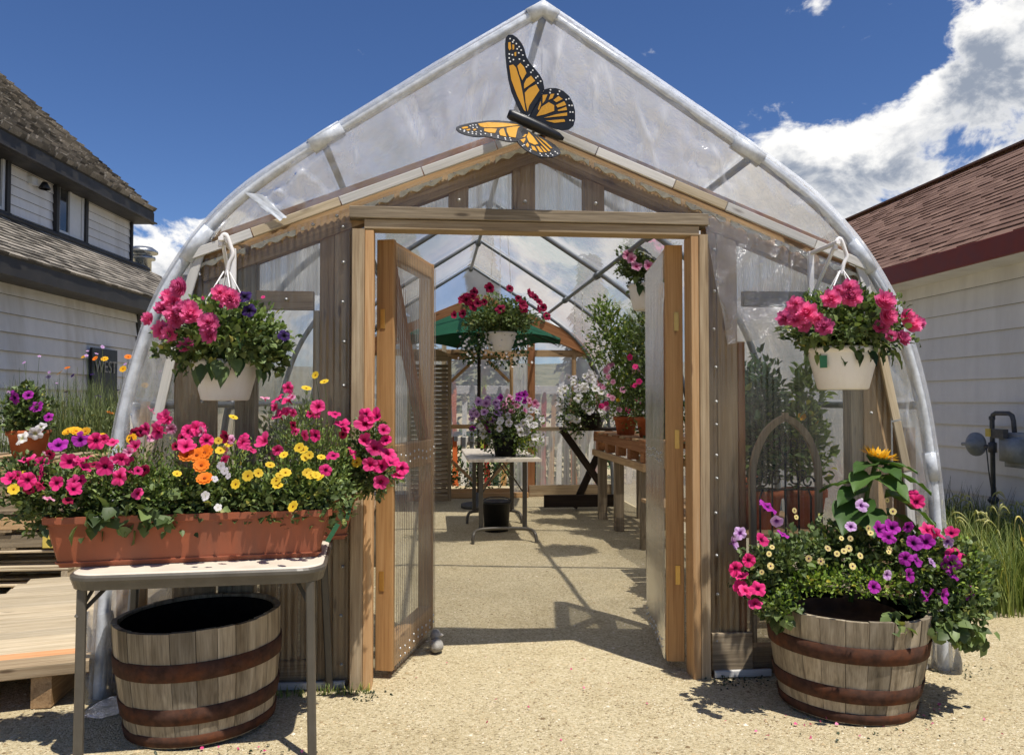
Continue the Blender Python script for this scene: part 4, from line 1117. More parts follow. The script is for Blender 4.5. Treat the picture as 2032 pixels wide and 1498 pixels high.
HDt = [(885, 698), (870, 728), (960, 686), (955, 716), (1052, 698), (1035, 728), (1148, 770), (1120, 780), (1180, 838), (1152, 838), (1188, 905), (1162, 905), (1188, 990), (1160, 988)]
def wingpt(p, up, lift):
    a, b = s2(p)
    if up: return BC + U * a + VV * b + Vector((0, -lift - .02 * b, 0))
    th = R(43); wdir = -VV * math.cos(th) + Vector((0, -1, 0)) * math.sin(th); nrm = Vector((0, -1, 0)) * math.cos(th) + VV * math.sin(th)
    return BC + U * a + wdir * b + nrm * lift
def plate(name, outl, up, l0, l1, mat, parent):
    n = len(outl); v = [wingpt(p, up, l0) for p in outl] + [wingpt(p, up, l1) for p in outl]
    f = [tuple(range(n)), tuple(range(2 * n - 1, n - 1, -1))] + [(i, n + i, n + (i + 1) % n, (i + 1) % n) for i in range(n)]
    me = mkmesh(name, v, f, mat); b = bmesh.new(); b.from_mesh(me); bmesh.ops.recalc_face_normals(b, faces=b.faces); b.to_mesh(me); b.free()
    return obj(name, me, parent)
for up in (True, False):
    for nm, outl, cells, dots in (('forewing', FORE, FC, FD), ('hindwing', HIND, HCELL, HDt)):
        l = .000 if nm == 'forewing' else -.006
        wg = plate(nm, outl, up, l, l + .004, M_BLACK, bf)
        for c in cells: plate('wing_cell', c, up, l + .0045, l + .0058, M_CELL, wg)
        parts = []
        for d_ in dots:
            ring = [(d_[0] + 8.5 * math.cos(k * math.pi / 4), d_[1] + 8.5 * math.sin(k * math.pi / 4)) for k in range(8)]
            parts.append(([wingpt(p, up, l + .0055) for p in ring], [tuple(range(8))]))
        v, f = join(parts); tag(obj('wing_dots', mkmesh('wing_dots', v, f, M_DOT), wg), kind='stuff')
def bpt(x, y, dy=-.012):
    a, b = s2((x, y)); return BC + U * a + VV * b + Vector((0, dy, 0))
tube('body', [bpt(528, 950), bpt(560, 962), bpt(700, 1020), bpt(880, 1095), bpt(1040, 1165), bpt(1090, 1190)], [.020, .026, .029, .027, .018, .008], M_BLACK, bf, 12)
tube('mounting_rod', [BC + Vector((0, -.005, -.005)), BC + Vector((.0, .20, .03))], .008, M_DARKMET, bf, 6)
BOX_PINK=[(-1.68,3.55,1.18),(-1.61,3.50,1.13),(-1.52,3.45,1.09),(-1.71,3.47,1.11),(-1.44,3.63,1.25),(-1.37,3.62,1.25),(-1.26,3.69,1.30),(-1.20,3.67,1.29),(-1.27,3.60,1.23),(-1.36,3.52,1.15),(-1.29,3.48,1.11),(-1.31,3.56,1.18),(-1.51,3.54,1.17),(-1.44,3.51,1.15),(-1.44,3.42,1.07),(-1.64,3.46,1.10),(-1.19,3.72,1.35),(-1.06,3.60,1.23),(-1.05,3.68,1.30),(-0.98,3.63,1.25),(-1.07,3.68,1.29),(-1.03,3.68,1.30),(-0.83,3.64,1.26),(-0.82,3.62,1.24),(-0.74,3.63,1.25),(-0.70,3.72,1.44),(-0.65,3.72,1.43),(-0.69,3.72,1.36),(-0.52,3.72,1.40),(-0.44,3.72,1.37),(-0.41,3.72,1.32),(-0.57,3.65,1.27),(-0.52,3.65,1.27),(-0.38,3.86,1.18),(-0.32,3.86,1.36),(-0.32,3.86,1.32),(-0.27,3.86,1.35),(-0.23,3.86,1.29),(-0.32,3.86,1.24),(-0.22,3.86,1.24),(-0.27,3.86,1.20),(-0.21,3.86,1.18),(-0.19,3.80,1.14),(-0.24,3.80,1.12),(-0.29,3.80,1.13),(-0.14,3.80,1.11),(-0.16,3.80,1.08),(-0.45,3.50,1.13),(-0.43,3.57,1.19),(-0.24,3.80,1.05),(-1.04,3.60,1.22)]
BOX_PURPLE=[(-1.59,3.62,1.24),(-1.51,3.64,1.26),(-0.44,3.63,1.24),(-1.23,3.58,1.20)]
BOX_YELLOW=[(-0.89,3.72,1.35),(-0.93,3.63,1.25),(-0.91,3.59,1.21),(-0.88,3.62,1.24),(-0.64,3.57,1.19),(-0.58,3.60,1.22),(-0.69,3.53,1.15),(-0.53,3.56,1.19),(-0.48,3.56,1.18),(-0.77,3.48,1.11),(-0.73,3.49,1.12),(-0.81,3.44,1.08),(-0.62,3.50,1.12),(-0.65,3.46,1.09),(-0.51,3.48,1.11),(-0.47,3.47,1.10),(-0.35,3.80,1.14),(-0.57,3.40,0.99),(-0.53,3.72,1.54),(-0.49,3.72,1.51),(-0.57,3.72,1.48),(-1.67,3.48,1.12),(-1.67,3.42,1.07),(-1.06,3.49,1.12),(-0.53,3.50,1.12),(-0.49,3.48,1.11),(-0.64,3.48,1.11),(-0.64,3.44,1.07),(-0.55,3.56,1.18),(-0.56,3.59,1.21)]
BOX_AMBER=[(-1.57,3.67,1.29),(-1.50,3.67,1.29),(-1.30,3.65,1.26),(-1.54,3.67,1.29),(-1.43,3.65,1.27)]
BOX_ORANGE=[(-1.04,3.56,1.19),(-1.00,3.56,1.19),(-0.97,3.52,1.15),(-0.94,3.46,1.10),(-0.97,3.57,1.20)]
BOX_WHITE=[(-0.89,3.52,1.15),(-0.85,3.48,1.11),(-0.90,3.46,1.10),(-0.92,3.40,1.03),(-0.87,3.40,0.99),(-0.92,3.40,1.04),(-0.87,3.50,1.13)]
TUB_PURPLE=[(1.67,3.90,0.90),(1.70,3.80,0.78),(2.19,3.79,0.79),(2.26,3.80,0.80),(2.22,3.76,0.76),(2.35,3.81,0.80),(2.35,3.76,0.73),(2.42,3.78,0.73),(2.26,3.69,0.67),(2.33,3.71,0.66),(2.25,3.64,0.60),(2.02,3.55,0.57),(2.31,3.62,0.51),(2.35,3.64,0.50),(2.45,3.69,0.49),(2.69,3.87,0.46),(2.75,3.95,0.39),(2.56,3.79,0.62),(2.56,3.78,0.57),(2.76,3.95,0.55)]
TUB_LILAC=[(1.51,3.95,0.71),(1.52,3.90,0.77),(2.15,3.88,0.90),(2.04,3.79,0.81),(2.12,3.61,0.61),(2.42,3.73,0.64),(2.57,3.83,0.72),(1.69,3.85,0.83)]
TUB_PINK=[(1.60,3.81,0.75),(1.53,3.81,0.65),(1.50,3.90,0.59),(1.50,3.83,0.57),(1.50,3.83,0.52),(1.50,3.77,0.52),(1.53,3.71,0.54),(1.52,3.72,0.47),(2.45,3.92,0.94),(2.45,3.90,0.91),(2.47,3.83,0.78),(2.52,3.83,0.76),(2.61,3.86,0.76),(2.60,3.83,0.65),(2.65,3.85,0.63)]
TUB_PANSY=[(1.79,3.87,0.88),(1.79,3.85,0.85),(1.63,3.77,0.72),(1.61,3.76,0.69),(1.88,3.71,0.72),(1.91,3.68,0.70),(1.95,3.69,0.71),(1.98,3.70,0.72),(2.01,3.74,0.76),(2.13,3.79,0.80),(2.13,3.77,0.78),(1.77,3.68,0.68),(1.82,3.66,0.67),(1.96,3.63,0.65),(2.19,3.71,0.71),(2.18,3.70,0.70),(1.60,3.72,0.64),(1.56,3.73,0.61),(2.30,3.91,0.92),(2.30,3.86,0.87),(1.97,3.75,0.76),(2.02,3.67,0.69)]
LB_PINK=[(-1.11,3.65,1.92),(-1.15,3.68,1.86),(-1.06,3.63,1.83),(-1.05,3.62,1.80),(-1.13,3.67,1.81),(-1.13,3.67,1.78),(-1.16,3.69,1.72),(-1.21,3.74,1.74),(-0.97,3.60,1.76),(-0.92,3.59,1.89),(-0.88,3.59,1.87)]
LB_DARK=[(-0.82,3.60,1.88),(-0.67,3.73,1.72),(-0.80,3.61,1.82)]
RB_PINK=[(1.71,3.66,1.88),(1.68,3.72,1.82),(1.71,3.66,1.81),(1.75,3.63,1.84),(1.82,3.60,1.77),(1.85,3.59,1.90),(1.94,3.59,1.95),(1.95,3.59,1.91),(2.17,3.66,1.83),(2.15,3.65,1.90),(2.37,3.79,1.81),(2.28,3.72,1.73),(2.33,3.76,1.84)]
# ================================================================== FRONT: table, planters, barrels, baskets
# ---- folding table (turned slightly against the wall)
TC = Vector((-.94, 3.655, 0)); TA = R(4.3)
def tp(u, v, z): return Vector((TC.x + u * math.cos(TA) - v * math.sin(TA), TC.y + u * math.sin(TA) + v * math.cos(TA), z))
tb = root('folding_table', tp(0, 0, 0), 'square beige folding table with taupe metal legs against the greenhouse front', 'table')
def rrect(hw, hd, r, n=7):
    P = []
    for cx, cy, a0 in ((hw - r, hd - r, 0), (-hw + r, hd - r, 90), (-hw + r, -hd + r, 180), (hw - r, -hd + r, 270)):
        for k in range(n + 1): a = R(a0 + 90 * k / n); P.append((cx + r * math.cos(a), cy + r * math.sin(a)))
    return P
def loft(name, rings, mat, parent, closed=True, tf=tp):
    n = len(rings[0][0]); V = [tf(x, y, z) for P, z in rings for x, y in P]; F = []
    for i in range(len(rings) - 1):
        for k in range(n): F.append((i * n + k, i * n + (k + 1) % n, (i + 1) * n + (k + 1) % n, (i + 1) * n + k))
    F.append(tuple(range((len(rings) - 1) * n, len(rings) * n)))
    if closed: F.append(tuple(range(n - 1, -1, -1)))
    return obj(name, mkmesh(name, V, F, mat), parent)
HW, HD_ = .485, .41
loft('tabletop', [(rrect(HW - .012, HD_ - .012, .10), 0.7440), (rrect(HW - .012, HD_ - .012, .10), 0.7600), (rrect(HW - .020, HD_ - .020, .095), 0.7640)], M_TABTOP, tb)
loft('edge_trim', [(rrect(HW - .03, HD_ - .03, .09), .700), (rrect(HW - .012, HD_ - .012, .10), .702), (rrect(HW - .004, HD_ - .004, .104), 0.7300), (rrect(HW, HD_, .106), 0.7400), (rrect(HW, HD_, .106), 0.7520), (rrect(HW - .006, HD_ - .006, .104), 0.7585), (rrect(HW - .0125, HD_ - .0125, .10), 0.7586)], M_TABMET, tb)
def rleg(p0, p1, name='leg'):
    return board(name, p0, p1, .034, .026, M_TABMET, tb, (0, -1, 0), .008)
rleg(tp(HW - .06, -HD_ + .045, .70), tp(HW - .045, -HD_ + .03, -.005)); rleg(tp(-HW + .06, -HD_ + .045, .70), tp(-HW + .06, -HD_ + .03, -.005))
rleg(tp(HW - .05, HD_ - .05, .70), tp(HW - .015, HD_ - .02, -.005)); rleg(tp(-HW + .06, HD_ - .05, .70), tp(-HW + .03, HD_ - .02, -.005))
board('leg_brace', tp(-HW + .065, -HD_ + .05, .62), tp(-HW + .13, -HD_ + .16, .70), .016, .006, M_TABMET, tb, (0, -1, 0))
board('leg_brace', tp(-HW + .045, -HD_ + .03, .60), tp(-HW + .085, -HD_ + .09, .69), .014, .006, M_TABMET, tb, (0, -1, 0))
board('leg_brace', tp(HW - .06, -HD_ + .05, .60), tp(HW - .13, -HD_ + .16, .70), .016, .006, M_TABMET, tb, (0, -1, 0))

# ---- long terracotta window box with mixed flowers
def planter_box(c, ang, L, W_, Hh, z0, rt, mat):
    ca, sa = math.cos(ang), math.sin(ang)
    def q(u, v, z): return Vector((c[0] + u * ca - v * sa, c[1] + u * sa + v * ca, z))
    l0, w0 = L / 2 - .05, W_ / 2 - .025
    rings = [(rrect(l0, w0, .02, 3), z0), (rrect(L / 2 - .006, W_ / 2 - .004, .022, 3), z0 + Hh - .03), (rrect(L / 2 - .004, W_ / 2 - .002, .022, 3), z0 + Hh - .028), (rrect(L / 2 + .006, W_ / 2 + .008, .024, 3), z0 + Hh - .026), (rrect(L / 2 + .006, W_ / 2 + .008, .024, 3), z0 + Hh), (rrect(L / 2 - .008, W_ / 2 - .006, .02, 3), z0 + Hh), (rrect(L / 2 - .012, W_ / 2 - .01, .02, 3), z0 + Hh - .03)]
    o = loft('planter_box', rings, mat, rt, True, q)
    # raised rib along the foot of the box
    loft('foot_rib', [(rrect(l0 + .008, w0 + .006, .02, 3), z0 + .012), (rrect(l0 + .012, w0 + .010, .02, 3), z0 + .018), (rrect(l0 + .012, w0 + .009, .02, 3), z0 + .022)], mat, rt, True, q)
    return q
PA = R(8.0)
BXC = (-.985, 3.50)
wb = root('window_box', (BXC[0], BXC[1], .766), 'long terracotta plastic window box of pink petunias, yellow and orange flowers on the folding table', 'planter')
qb = planter_box(BXC, PA, 1.10, .20, .20, .766, wb, M_TERRA)
def soil(name, P, z, rt, tf): 
    V = [tf(x, y, z) for x, y in P]; return obj(name, mkmesh(name, V, [tuple(range(len(V)))], M_SOIL), rt)
soil('soil', rrect(.53, .085, .02, 3), .92, wb, qb)
blobs = []
for k in range(15):
    u = -.60 + 1.15 * k / 14; p = qb(u, random.uniform(-.03, .03), 1.0 + .02 * math.sin(k * 1.7))
    blobs.append((p.x, p.y, p.z, .105, .125, .125 + .03 * math.sin(k * 2.1), 330))
foliage('foliage', wb, blobs, L_PET, (.018, .042), .55)
foliage('fine_foliage', wb, [(p[0], p[1], p[2] + .07, .11, .12, .11, 330) for p in blobs], L_LIGHT, (.012, .028), .35, upk=.9)
big = []
for k in range(7):
    p = qb(-.52 + .5 * random.random(), -.112, .955 + .03 * random.random()); big.append((p.x, p.y, p.z, .07, .04, .06, random.randint(5, 13)))
foliage('trailing_leaves', wb, big, L_PET, (.035, .085), .75, upk=-.7, out=.7)
p = qb(-.62, -.02, 1.08); foliage('side_foliage', wb, [(p.x, p.y, p.z, .10, .11, .10, 420), (p.x - .02, p.y + .02, p.z + .06, .10, .1, .07, 300)], L_PET, (.015, .034), .5)
foliage('tall_foliage', wb, [(-.57, 3.58, 1.25, .13, .08, .17, 1000), (-.45, 3.60, 1.19, .10, .08, .13, 550), (-.9, 3.55, 1.17, .3, .08, .10, 700), (-1.3, 3.5, 1.17, .25, .08, .09, 600)], L_LIGHT, (.010, .024), .3, upk=1.2)
def nearer(L, k): return [Vector((0, 0, 1.42)) + (Vector(p) - Vector((0, 0, 1.42))) * k for p in L]
BOX_PINK = nearer(BOX_PINK[:33], .945) + nearer(BOX_PINK[33:47], .985) + nearer(BOX_PINK[47:49], .955) + nearer(BOX_PINK[49:50], .985) + nearer(BOX_PINK[50:], .955)
BOX_PURPLE, BOX_AMBER, BOX_ORANGE, BOX_WHITE = [nearer(L, .955) for L in (BOX_PURPLE, BOX_AMBER, BOX_ORANGE, BOX_WHITE)]
BOX_YELLOW = [nearer([p], .955 if p[1] < 3.79 else .985)[0] for p in BOX_YELLOW]
for P in BOX_PINK[:33] + BOX_PINK[47:49] + BOX_PINK[50:]: bloom('petunia_bloom', 'petunia', random.choice((P_PINK, P_PINK, P_DPINK)), wb, P, .0315, (0, -1, .55), .8)
for k in range(60):
    P = random.choice(BOX_PINK[:33]) + Vector((random.uniform(-.09, .09), random.uniform(-.02, .05), random.uniform(-.07, .04)))
    bloom('petunia_bloom', 'petunia', random.choice((P_PINK, P_DPINK, P_PALEP, P_WINE)), wb, P, .022, (0, -1, .6), 1.1)
for P in BOX_PURPLE[:2]: bloom('petunia_bloom', 'petunia', P_PURP, wb, P, .035)
for P in BOX_YELLOW: 
    if P[1] < 3.70: bloom('yellow_bloom', 'daisy', P_YEL, wb, P, .023, (0, -.8, .7), .5)
for P in BOX_AMBER: bloom('amber_bloom', 'marigold', P_AMB, wb, P, .026, (0, -.6, .8), .4)
for P in BOX_ORANGE: bloom('orange_bloom', 'marigold', P_ORA, wb, P, .034, (0, -.7, .7), .4)
for P in BOX_WHITE: bloom('lobelia_bloom', 'lobelia', P_WHITE, wb, P, .017)
tall = [P for P in BOX_YELLOW + BOX_PINK[:33] if P[2] > 1.3]
stalks('stems', wb, [qb(min(.5, max(-.5, (P[0] - BXC[0]))), 0, .95) for P in tall], [Vector(P) + Vector((0, .012, -.01)) for P in tall], .0035, L_PET, .12, 6)
pl = qb(.535, -.098, .83); board('plant_tag', pl, pl + Vector((.045, -.004, .075)), .022, .0015, M_GREENTAG, wb, (.6, -.8, 0))
# ---- second box behind it, at the wall
b2 = root('window_box', (-.50, 3.93, .766), 'short terracotta planter of pink petunias on the table corner beside the door jamb', 'planter')
q2 = planter_box((-.585, 3.955), R(14), .42, .19, .21, .766, b2, M_TERRA)
soil('soil', rrect(.19, .08, .02, 3), .93, b2, q2)
foliage('foliage', b2, [(-.50, 3.93, 1.04, .15, .11, .11, 800), (-.36, 3.90, 1.08, .13, .10, .10, 800), (-.27, 3.85, 1.09, .10, .09, .12, 700), (-.31, 3.88, 1.22, .09, .07, .13, 420)], L_PET, (.014, .036), .5)
foliage('fine_foliage', b2, [(-.36, 3.88, 1.12, .17, .1, .13, 700)], L_LIGHT, (.012, .026), .35, upk=.9)
for P in [Vector((0, 0, 1.42)) + (Vector(p) - Vector((0, 0, 1.42))) * .978 for p in BOX_PINK[33:47] + BOX_PINK[49:50]]: bloom('petunia_bloom', 'petunia', random.choice((P_PINK, P_PINK, P_DPINK)), b2, P, .037, (.15, -1, .4), .7)
bloom('yellow_bloom', 'daisy', P_YEL, b2, BOX_YELLOW[16], .026)
stalks('stems', b2, [(-.45 + .02 * k, 3.93, .95) for k in range(12)], [Vector(P) + Vector((0, .012, -.01)) for P in BOX_PINK[33:45]], .0035, L_PET, .12, 6)
pl = Vector((-.405, 3.90, .86)); board('plant_tag', pl, pl + Vector((.02, -.004, .085)), .022, .0015, M_GREENTAG, b2, (.6, -.8, 0))

# ---- half barrels
def barrel(rt, c, rb, rm, rtop, h, tilt, nst, notch=None, hoops=((.004, .045), (.095, .07), (.275, .075))):
    M = Matrix.Translation(Vector(c)) @ tilt
    def rad(z):
        t = z / h; return rb + (rtop - rb) * t + (rm) * math.sin(math.pi * min(1, t * .75 + .05)) 
    rnd = random.Random(nst); a = rnd.uniform(0, .3); ws = [rnd.uniform(.7, 1.35) for _ in range(nst)]; tot = sum(ws)
    for k in range(nst):
        a0 = a; a1 = a + 2 * math.pi * ws[k] / tot; a = a1; gap = .0011 / rtop; jit = rnd.uniform(-.003, .003); ztop = h + rnd.uniform(-.004, .004)
        V = []; F = []; NZ = 6; NA = 3
        th = .024
        for i in range(NZ + 1):
            z = ztop * i / NZ; r = rad(min(z, h)) + jit
            for r_, in ((r,), (r - th,)):
                for j in range(NA + 1):
                    an = a0 + gap + (a1 - a0 - 2 * gap) * j / NA
                    zz = z
                    V.append((r_ * math.cos(an), r_ * math.sin(an), zz))
        m = 2 * (NA + 1)
        if notch is not None and abs(((a0 + a1) / 2 - notch + math.pi) % (2 * math.pi) - math.pi) < .09:
            for j in range(NA + 1):
                for q in (0, NA + 1):
                    if j in (1, 2): x, y, z = V[NZ * m + q + j]; V[NZ * m + q + j] = (x, y, z - .045)
        for i in range(NZ):
            for j in range(NA):
                F.append((i * m + j, i * m + j + 1, (i + 1) * m + j + 1, (i + 1) * m + j))
                q = NA + 1; F.append((i * m + q + j + 1, i * m + q + j, (i + 1) * m + q + j, (i + 1) * m + q + j + 1))
            F.append((i * m, (i + 1) * m, (i + 1) * m + NA + 1, i * m + NA + 1)); F.append((i * m + NA, i * m + 2 * NA + 1, (i + 1) * m + 2 * NA + 1, (i + 1) * m + NA))
        for j in range(NA): b = NZ * m; F.append((b + j, b + j + 1, b + NA + 2 + j, b + NA + 1 + j))
        obj('stave', mkmesh('stave', V, F, W_OAK), rt, M)
    for hz, hw in hoops:
        prof = [(rad(hz) + .0005, hz), (rad(hz) + .006, hz + .002), (rad(hz + hw) + .006, hz + hw - .002), (rad(hz + hw) + .0005, hz + hw)]
        lathe('hoop', prof, M_RUST, rt, c, 48, tilt)
    lathe('inner_lining', [(.001, .03), (rb - .03, .03), (rad(h * .5) - .027, h * .5), (rtop + .0 - .024, h - .012)], M_CHAR, rt, c, 40, tilt)
    return M, rad
lb = root('half_barrel', (-1.01, 3.705, 0), 'empty half oak barrel with rusty hoops standing under the folding table', 'barrel')
tl_ = Matrix.Rotation(R(-2.2), 4, 'Y')
barrel(lb, (-1.02, 3.752, .010), .306, .016, .343, .475, tl_, 24)
cr = root('plant_tray', (-.93, 3.70, .22), 'wire tray with a small green plant inside the barrel under the table', 'tray')
for k in range(5): tube('wire', [(-1.06 + .05 * k, 3.66, .24), (-1.06 + .05 * k, 3.66, .37)], .003, L_WEED, cr, 5)
for zz in (.24, .37): tube('wire', [(-1.07, 3.66, zz), (-.85, 3.66, zz)], .0035, L_WEED, cr, 5)
for kk in range(5): tube('wire', [(-1.06 + .05 * kk, 3.66, .24), (-1.06 + .05 * kk, 3.86, .24)], .003, L_WEED, cr, 5)
foliage('foliage', cr, [(-.80, 3.72, .385, .06, .06, .035, 90), (-.92, 3.72, .33, .08, .06, .03, 60)], L_WEED, (.02, .04), .7)

rb_ = root('barrel_planter', (1.955, 3.70, 0), 'half oak barrel with rusty hoops and a notched rim beside the right jamb', 'barrel')
RBC = (1.955, 3.70, .0)
Mr, radr = barrel(rb_, RBC, .295, .016, .360, .465, Matrix.Rotation(R(1.2), 4, 'Y'), 25, notch=R(-84))
ip = root('flower_pot', (2.02, 3.92, .30), 'dark pot of purple and pink petunias, pansies and a sunflower set in the half barrel', 'flower pot')
lathe('pot', [(.19, .17), (.25, .43), (.275, .435), (.28, .50), (.262, .505), (.25, .46), (.24, .44), (.001, .43)], M_OLDPOT, ip, (2.02, 3.93, -.09), 36, Matrix.Rotation(R(-3), 4, 'Y'))
foliage('foliage', ip, [(1.72, 3.86, .66, .17, .17, .15, 1300), (1.58, 3.84, .60, .12, .13, .13, 750), (2.00, 3.90, .70, .22, .18, .15, 1500), (2.28, 3.83, .66, .20, .18, .16, 1500), (2.50, 3.82, .60, .19, .17, .17, 1500), (2.42, 3.72, .48, .17, .13, .10, 700), (1.60, 3.76, .50, .10, .09, .07, 350), (2.60, 3.84, .46, .13, .1, .10, 450)], L_PET, (.016, .038), .6)
foliage('fine_foliage', ip, [(1.62, 3.74, .52, .10, .09, .09, 330), (1.80, 3.74, .60, .16, .10, .07, 500), (2.06, 3.70, .60, .2, .1, .08, 500), (2.45, 3.74, .62, .2, .12, .16, 500)], L_LIME, (.012, .028), .45, upk=.8)
foliage('trailing_leaves', ip, [(2.36, 3.60, .42, .12, .05, .06, 50), (2.52, 3.68, .36, .10, .05, .06, 40), (2.10, 3.57, .46, .06, .04, .06, 18), (1.62, 3.70, .46, .06, .05, .04, 20)], L_PET, (.04, .07), .7, upk=-.8, out=.5)
TSH = Vector((-.055, -.185, 0))
def toward(L, k): return [Vector((0, 0, 1.42)) + (Vector(p) - Vector((0, 0, 1.42))) * k for p in L]
TUB_PURPLE, TUB_LILAC, TUB_PINK, TUB_PANSY = [[p - TSH for p in toward(L, .918)] for L in (TUB_PURPLE, TUB_LILAC, TUB_PINK, TUB_PANSY)]
LB_PINK, LB_DARK, RB_PINK = [toward(L, .975) for L in (LB_PINK, LB_DARK, RB_PINK)]
for P in TUB_PURPLE: bloom('petunia_bloom', 'petunia', P_PURP, ip, P, .036, (0, -1, .4), .75)
for P in TUB_LILAC: bloom('petunia_bloom', 'petunia', P_LILAC, ip, P, .032, (0, -1, .4), .75)
for P in TUB_PINK: bloom('petunia_bloom', 'petunia', random.choice((P_PINK, P_DPINK)), ip, P, .037, (0, -1, .4), .75)
for P in TUB_PANSY: bloom('pansy_bloom', 'pansy', P_PANSY, ip, P, .014, (0, -1, .3), .4)
# sunflower
tube('sunflower_stem', [(2.06, 3.92, .46), (2.10, 3.91, .75), (2.15, 3.91, 1.0), (2.20, 3.92, 1.13)], [.012, .011, .010, .012], L_SUN, ip, 8)
sf = lathe('sunflower_head', [(.001, -.03), (.035, -.022), (.055, .0), (.052, .014), (.001, .022)], L_SUN, ip, (2.205, 3.915, 1.145), 16, Matrix.Rotation(R(10), 4, 'Y') @ Matrix.Rotation(R(12), 4, 'X'))
pm = mkmesh('petal', [(0, -.006, 0), (0, .006, 0), (.028, -.0085, .006), (.028, .0085, .006), (.056, 0, .010)], [(0, 2, 3, 1), (2, 4, 3)], P_AMB)
at = pm.attributes.new('rad', 'FLOAT', 'POINT'); at.data.foreach_set('value', [.4, .4, .7, .7, 1.0])
for k in range(44):
    a = 2 * math.pi * k / 44 + .1 * math.sin(k * 4)
    m = Matrix.Translation((2.205, 3.915, 1.152)) @ Matrix.Rotation(R(10), 4, 'Y') @ Matrix.Rotation(R(12), 4, 'X') @ Matrix.Rotation(a, 4, 'Z') @ Matrix.Translation((.040, 0, 0)) @ Matrix.Rotation(R(-22 + 20 * math.sin(k * 2.7)), 4, 'Y')
    obj('petal', pm, sf, m)
def bigleaf(L, wd, mat):
    V = []; F = []; n = 8; ss_ = 5
    for i in range(n + 1):
        t = i / n; w_ = wd * (math.sin(math.pi * min(1, t * .93 + .07) ** .72)) * (1 - .15 * t); w_ = max(w_, .002)
        for j in range(ss_):
            s = -1 + 2 * j / (ss_ - 1)
            V.append((s * w_ / 2, L * t, .12 * L * abs(s) * (1 - t * .5) - .40 * L * t * t + (.030 * math.sin(i * 1.7 + j * 2.4) + .02 * math.sin(i * 3.1 - j)) * L))
    for i in range(n):
        for j in range(ss_ - 1): F.append((i * ss_ + j, i * ss_ + j + 1, (i + 1) * ss_ + j + 1, (i + 1) * ss_ + j))
    return mkmesh('leaf', V, F, mat, True)
SL = bigleaf(.165, .15, L_SUN)
for (x, y, z), (dx, dy, dz), s in [((2.22, 3.89, 1.115), (1, -.5, .15), .85), ((2.16, 3.89, 1.115), (-1, -.5, .1), .85), ((2.19, 3.87, 1.10), (.1, -1, .05), .9), ((2.14, 3.87, 1.07), (-1, -.7, -.1), 1.05), ((2.24, 3.88, 1.07), (1, -.45, -.1), 1.15), ((2.18, 3.85, 1.05), (.35, -1, -.2), 1.05),
    ((2.10, 3.88, 1.0), (-1, -.4, -.1), 1.05), ((2.21, 3.87, .97), (1, -.55, -.25), 1.45), ((2.08, 3.86, .94), (-.85, -.7, -.3), 1.4), ((2.10, 3.84, .90), (-.3, -1, -.3), 1.1), ((2.17, 3.93, 1.05), (.8, .6, .1), 1.0), ((2.10, 3.93, 1.02), (-.8, .6, .1), 1.0), ((2.19, 3.93, 1.11), (.1, 1, .2), .8), ((2.24, 3.9, .88), (1, -.2, -.3), 1.2)]:
    d = Vector((dx, dy, dz)); side = d.cross(Vector((0, 0, 1))).normalized(); up = side.cross(d).normalized(); d.normalize()
    m = Matrix(((side.x, d.x, up.x, x), (side.y, d.y, up.y, y), (side.z, d.z, up.z, z), (0, 0, 0, 1))) @ Matrix.Diagonal((s, s, s, 1))
    obj('leaf', SL, ip, m)

ip.location = ip.location + TSH

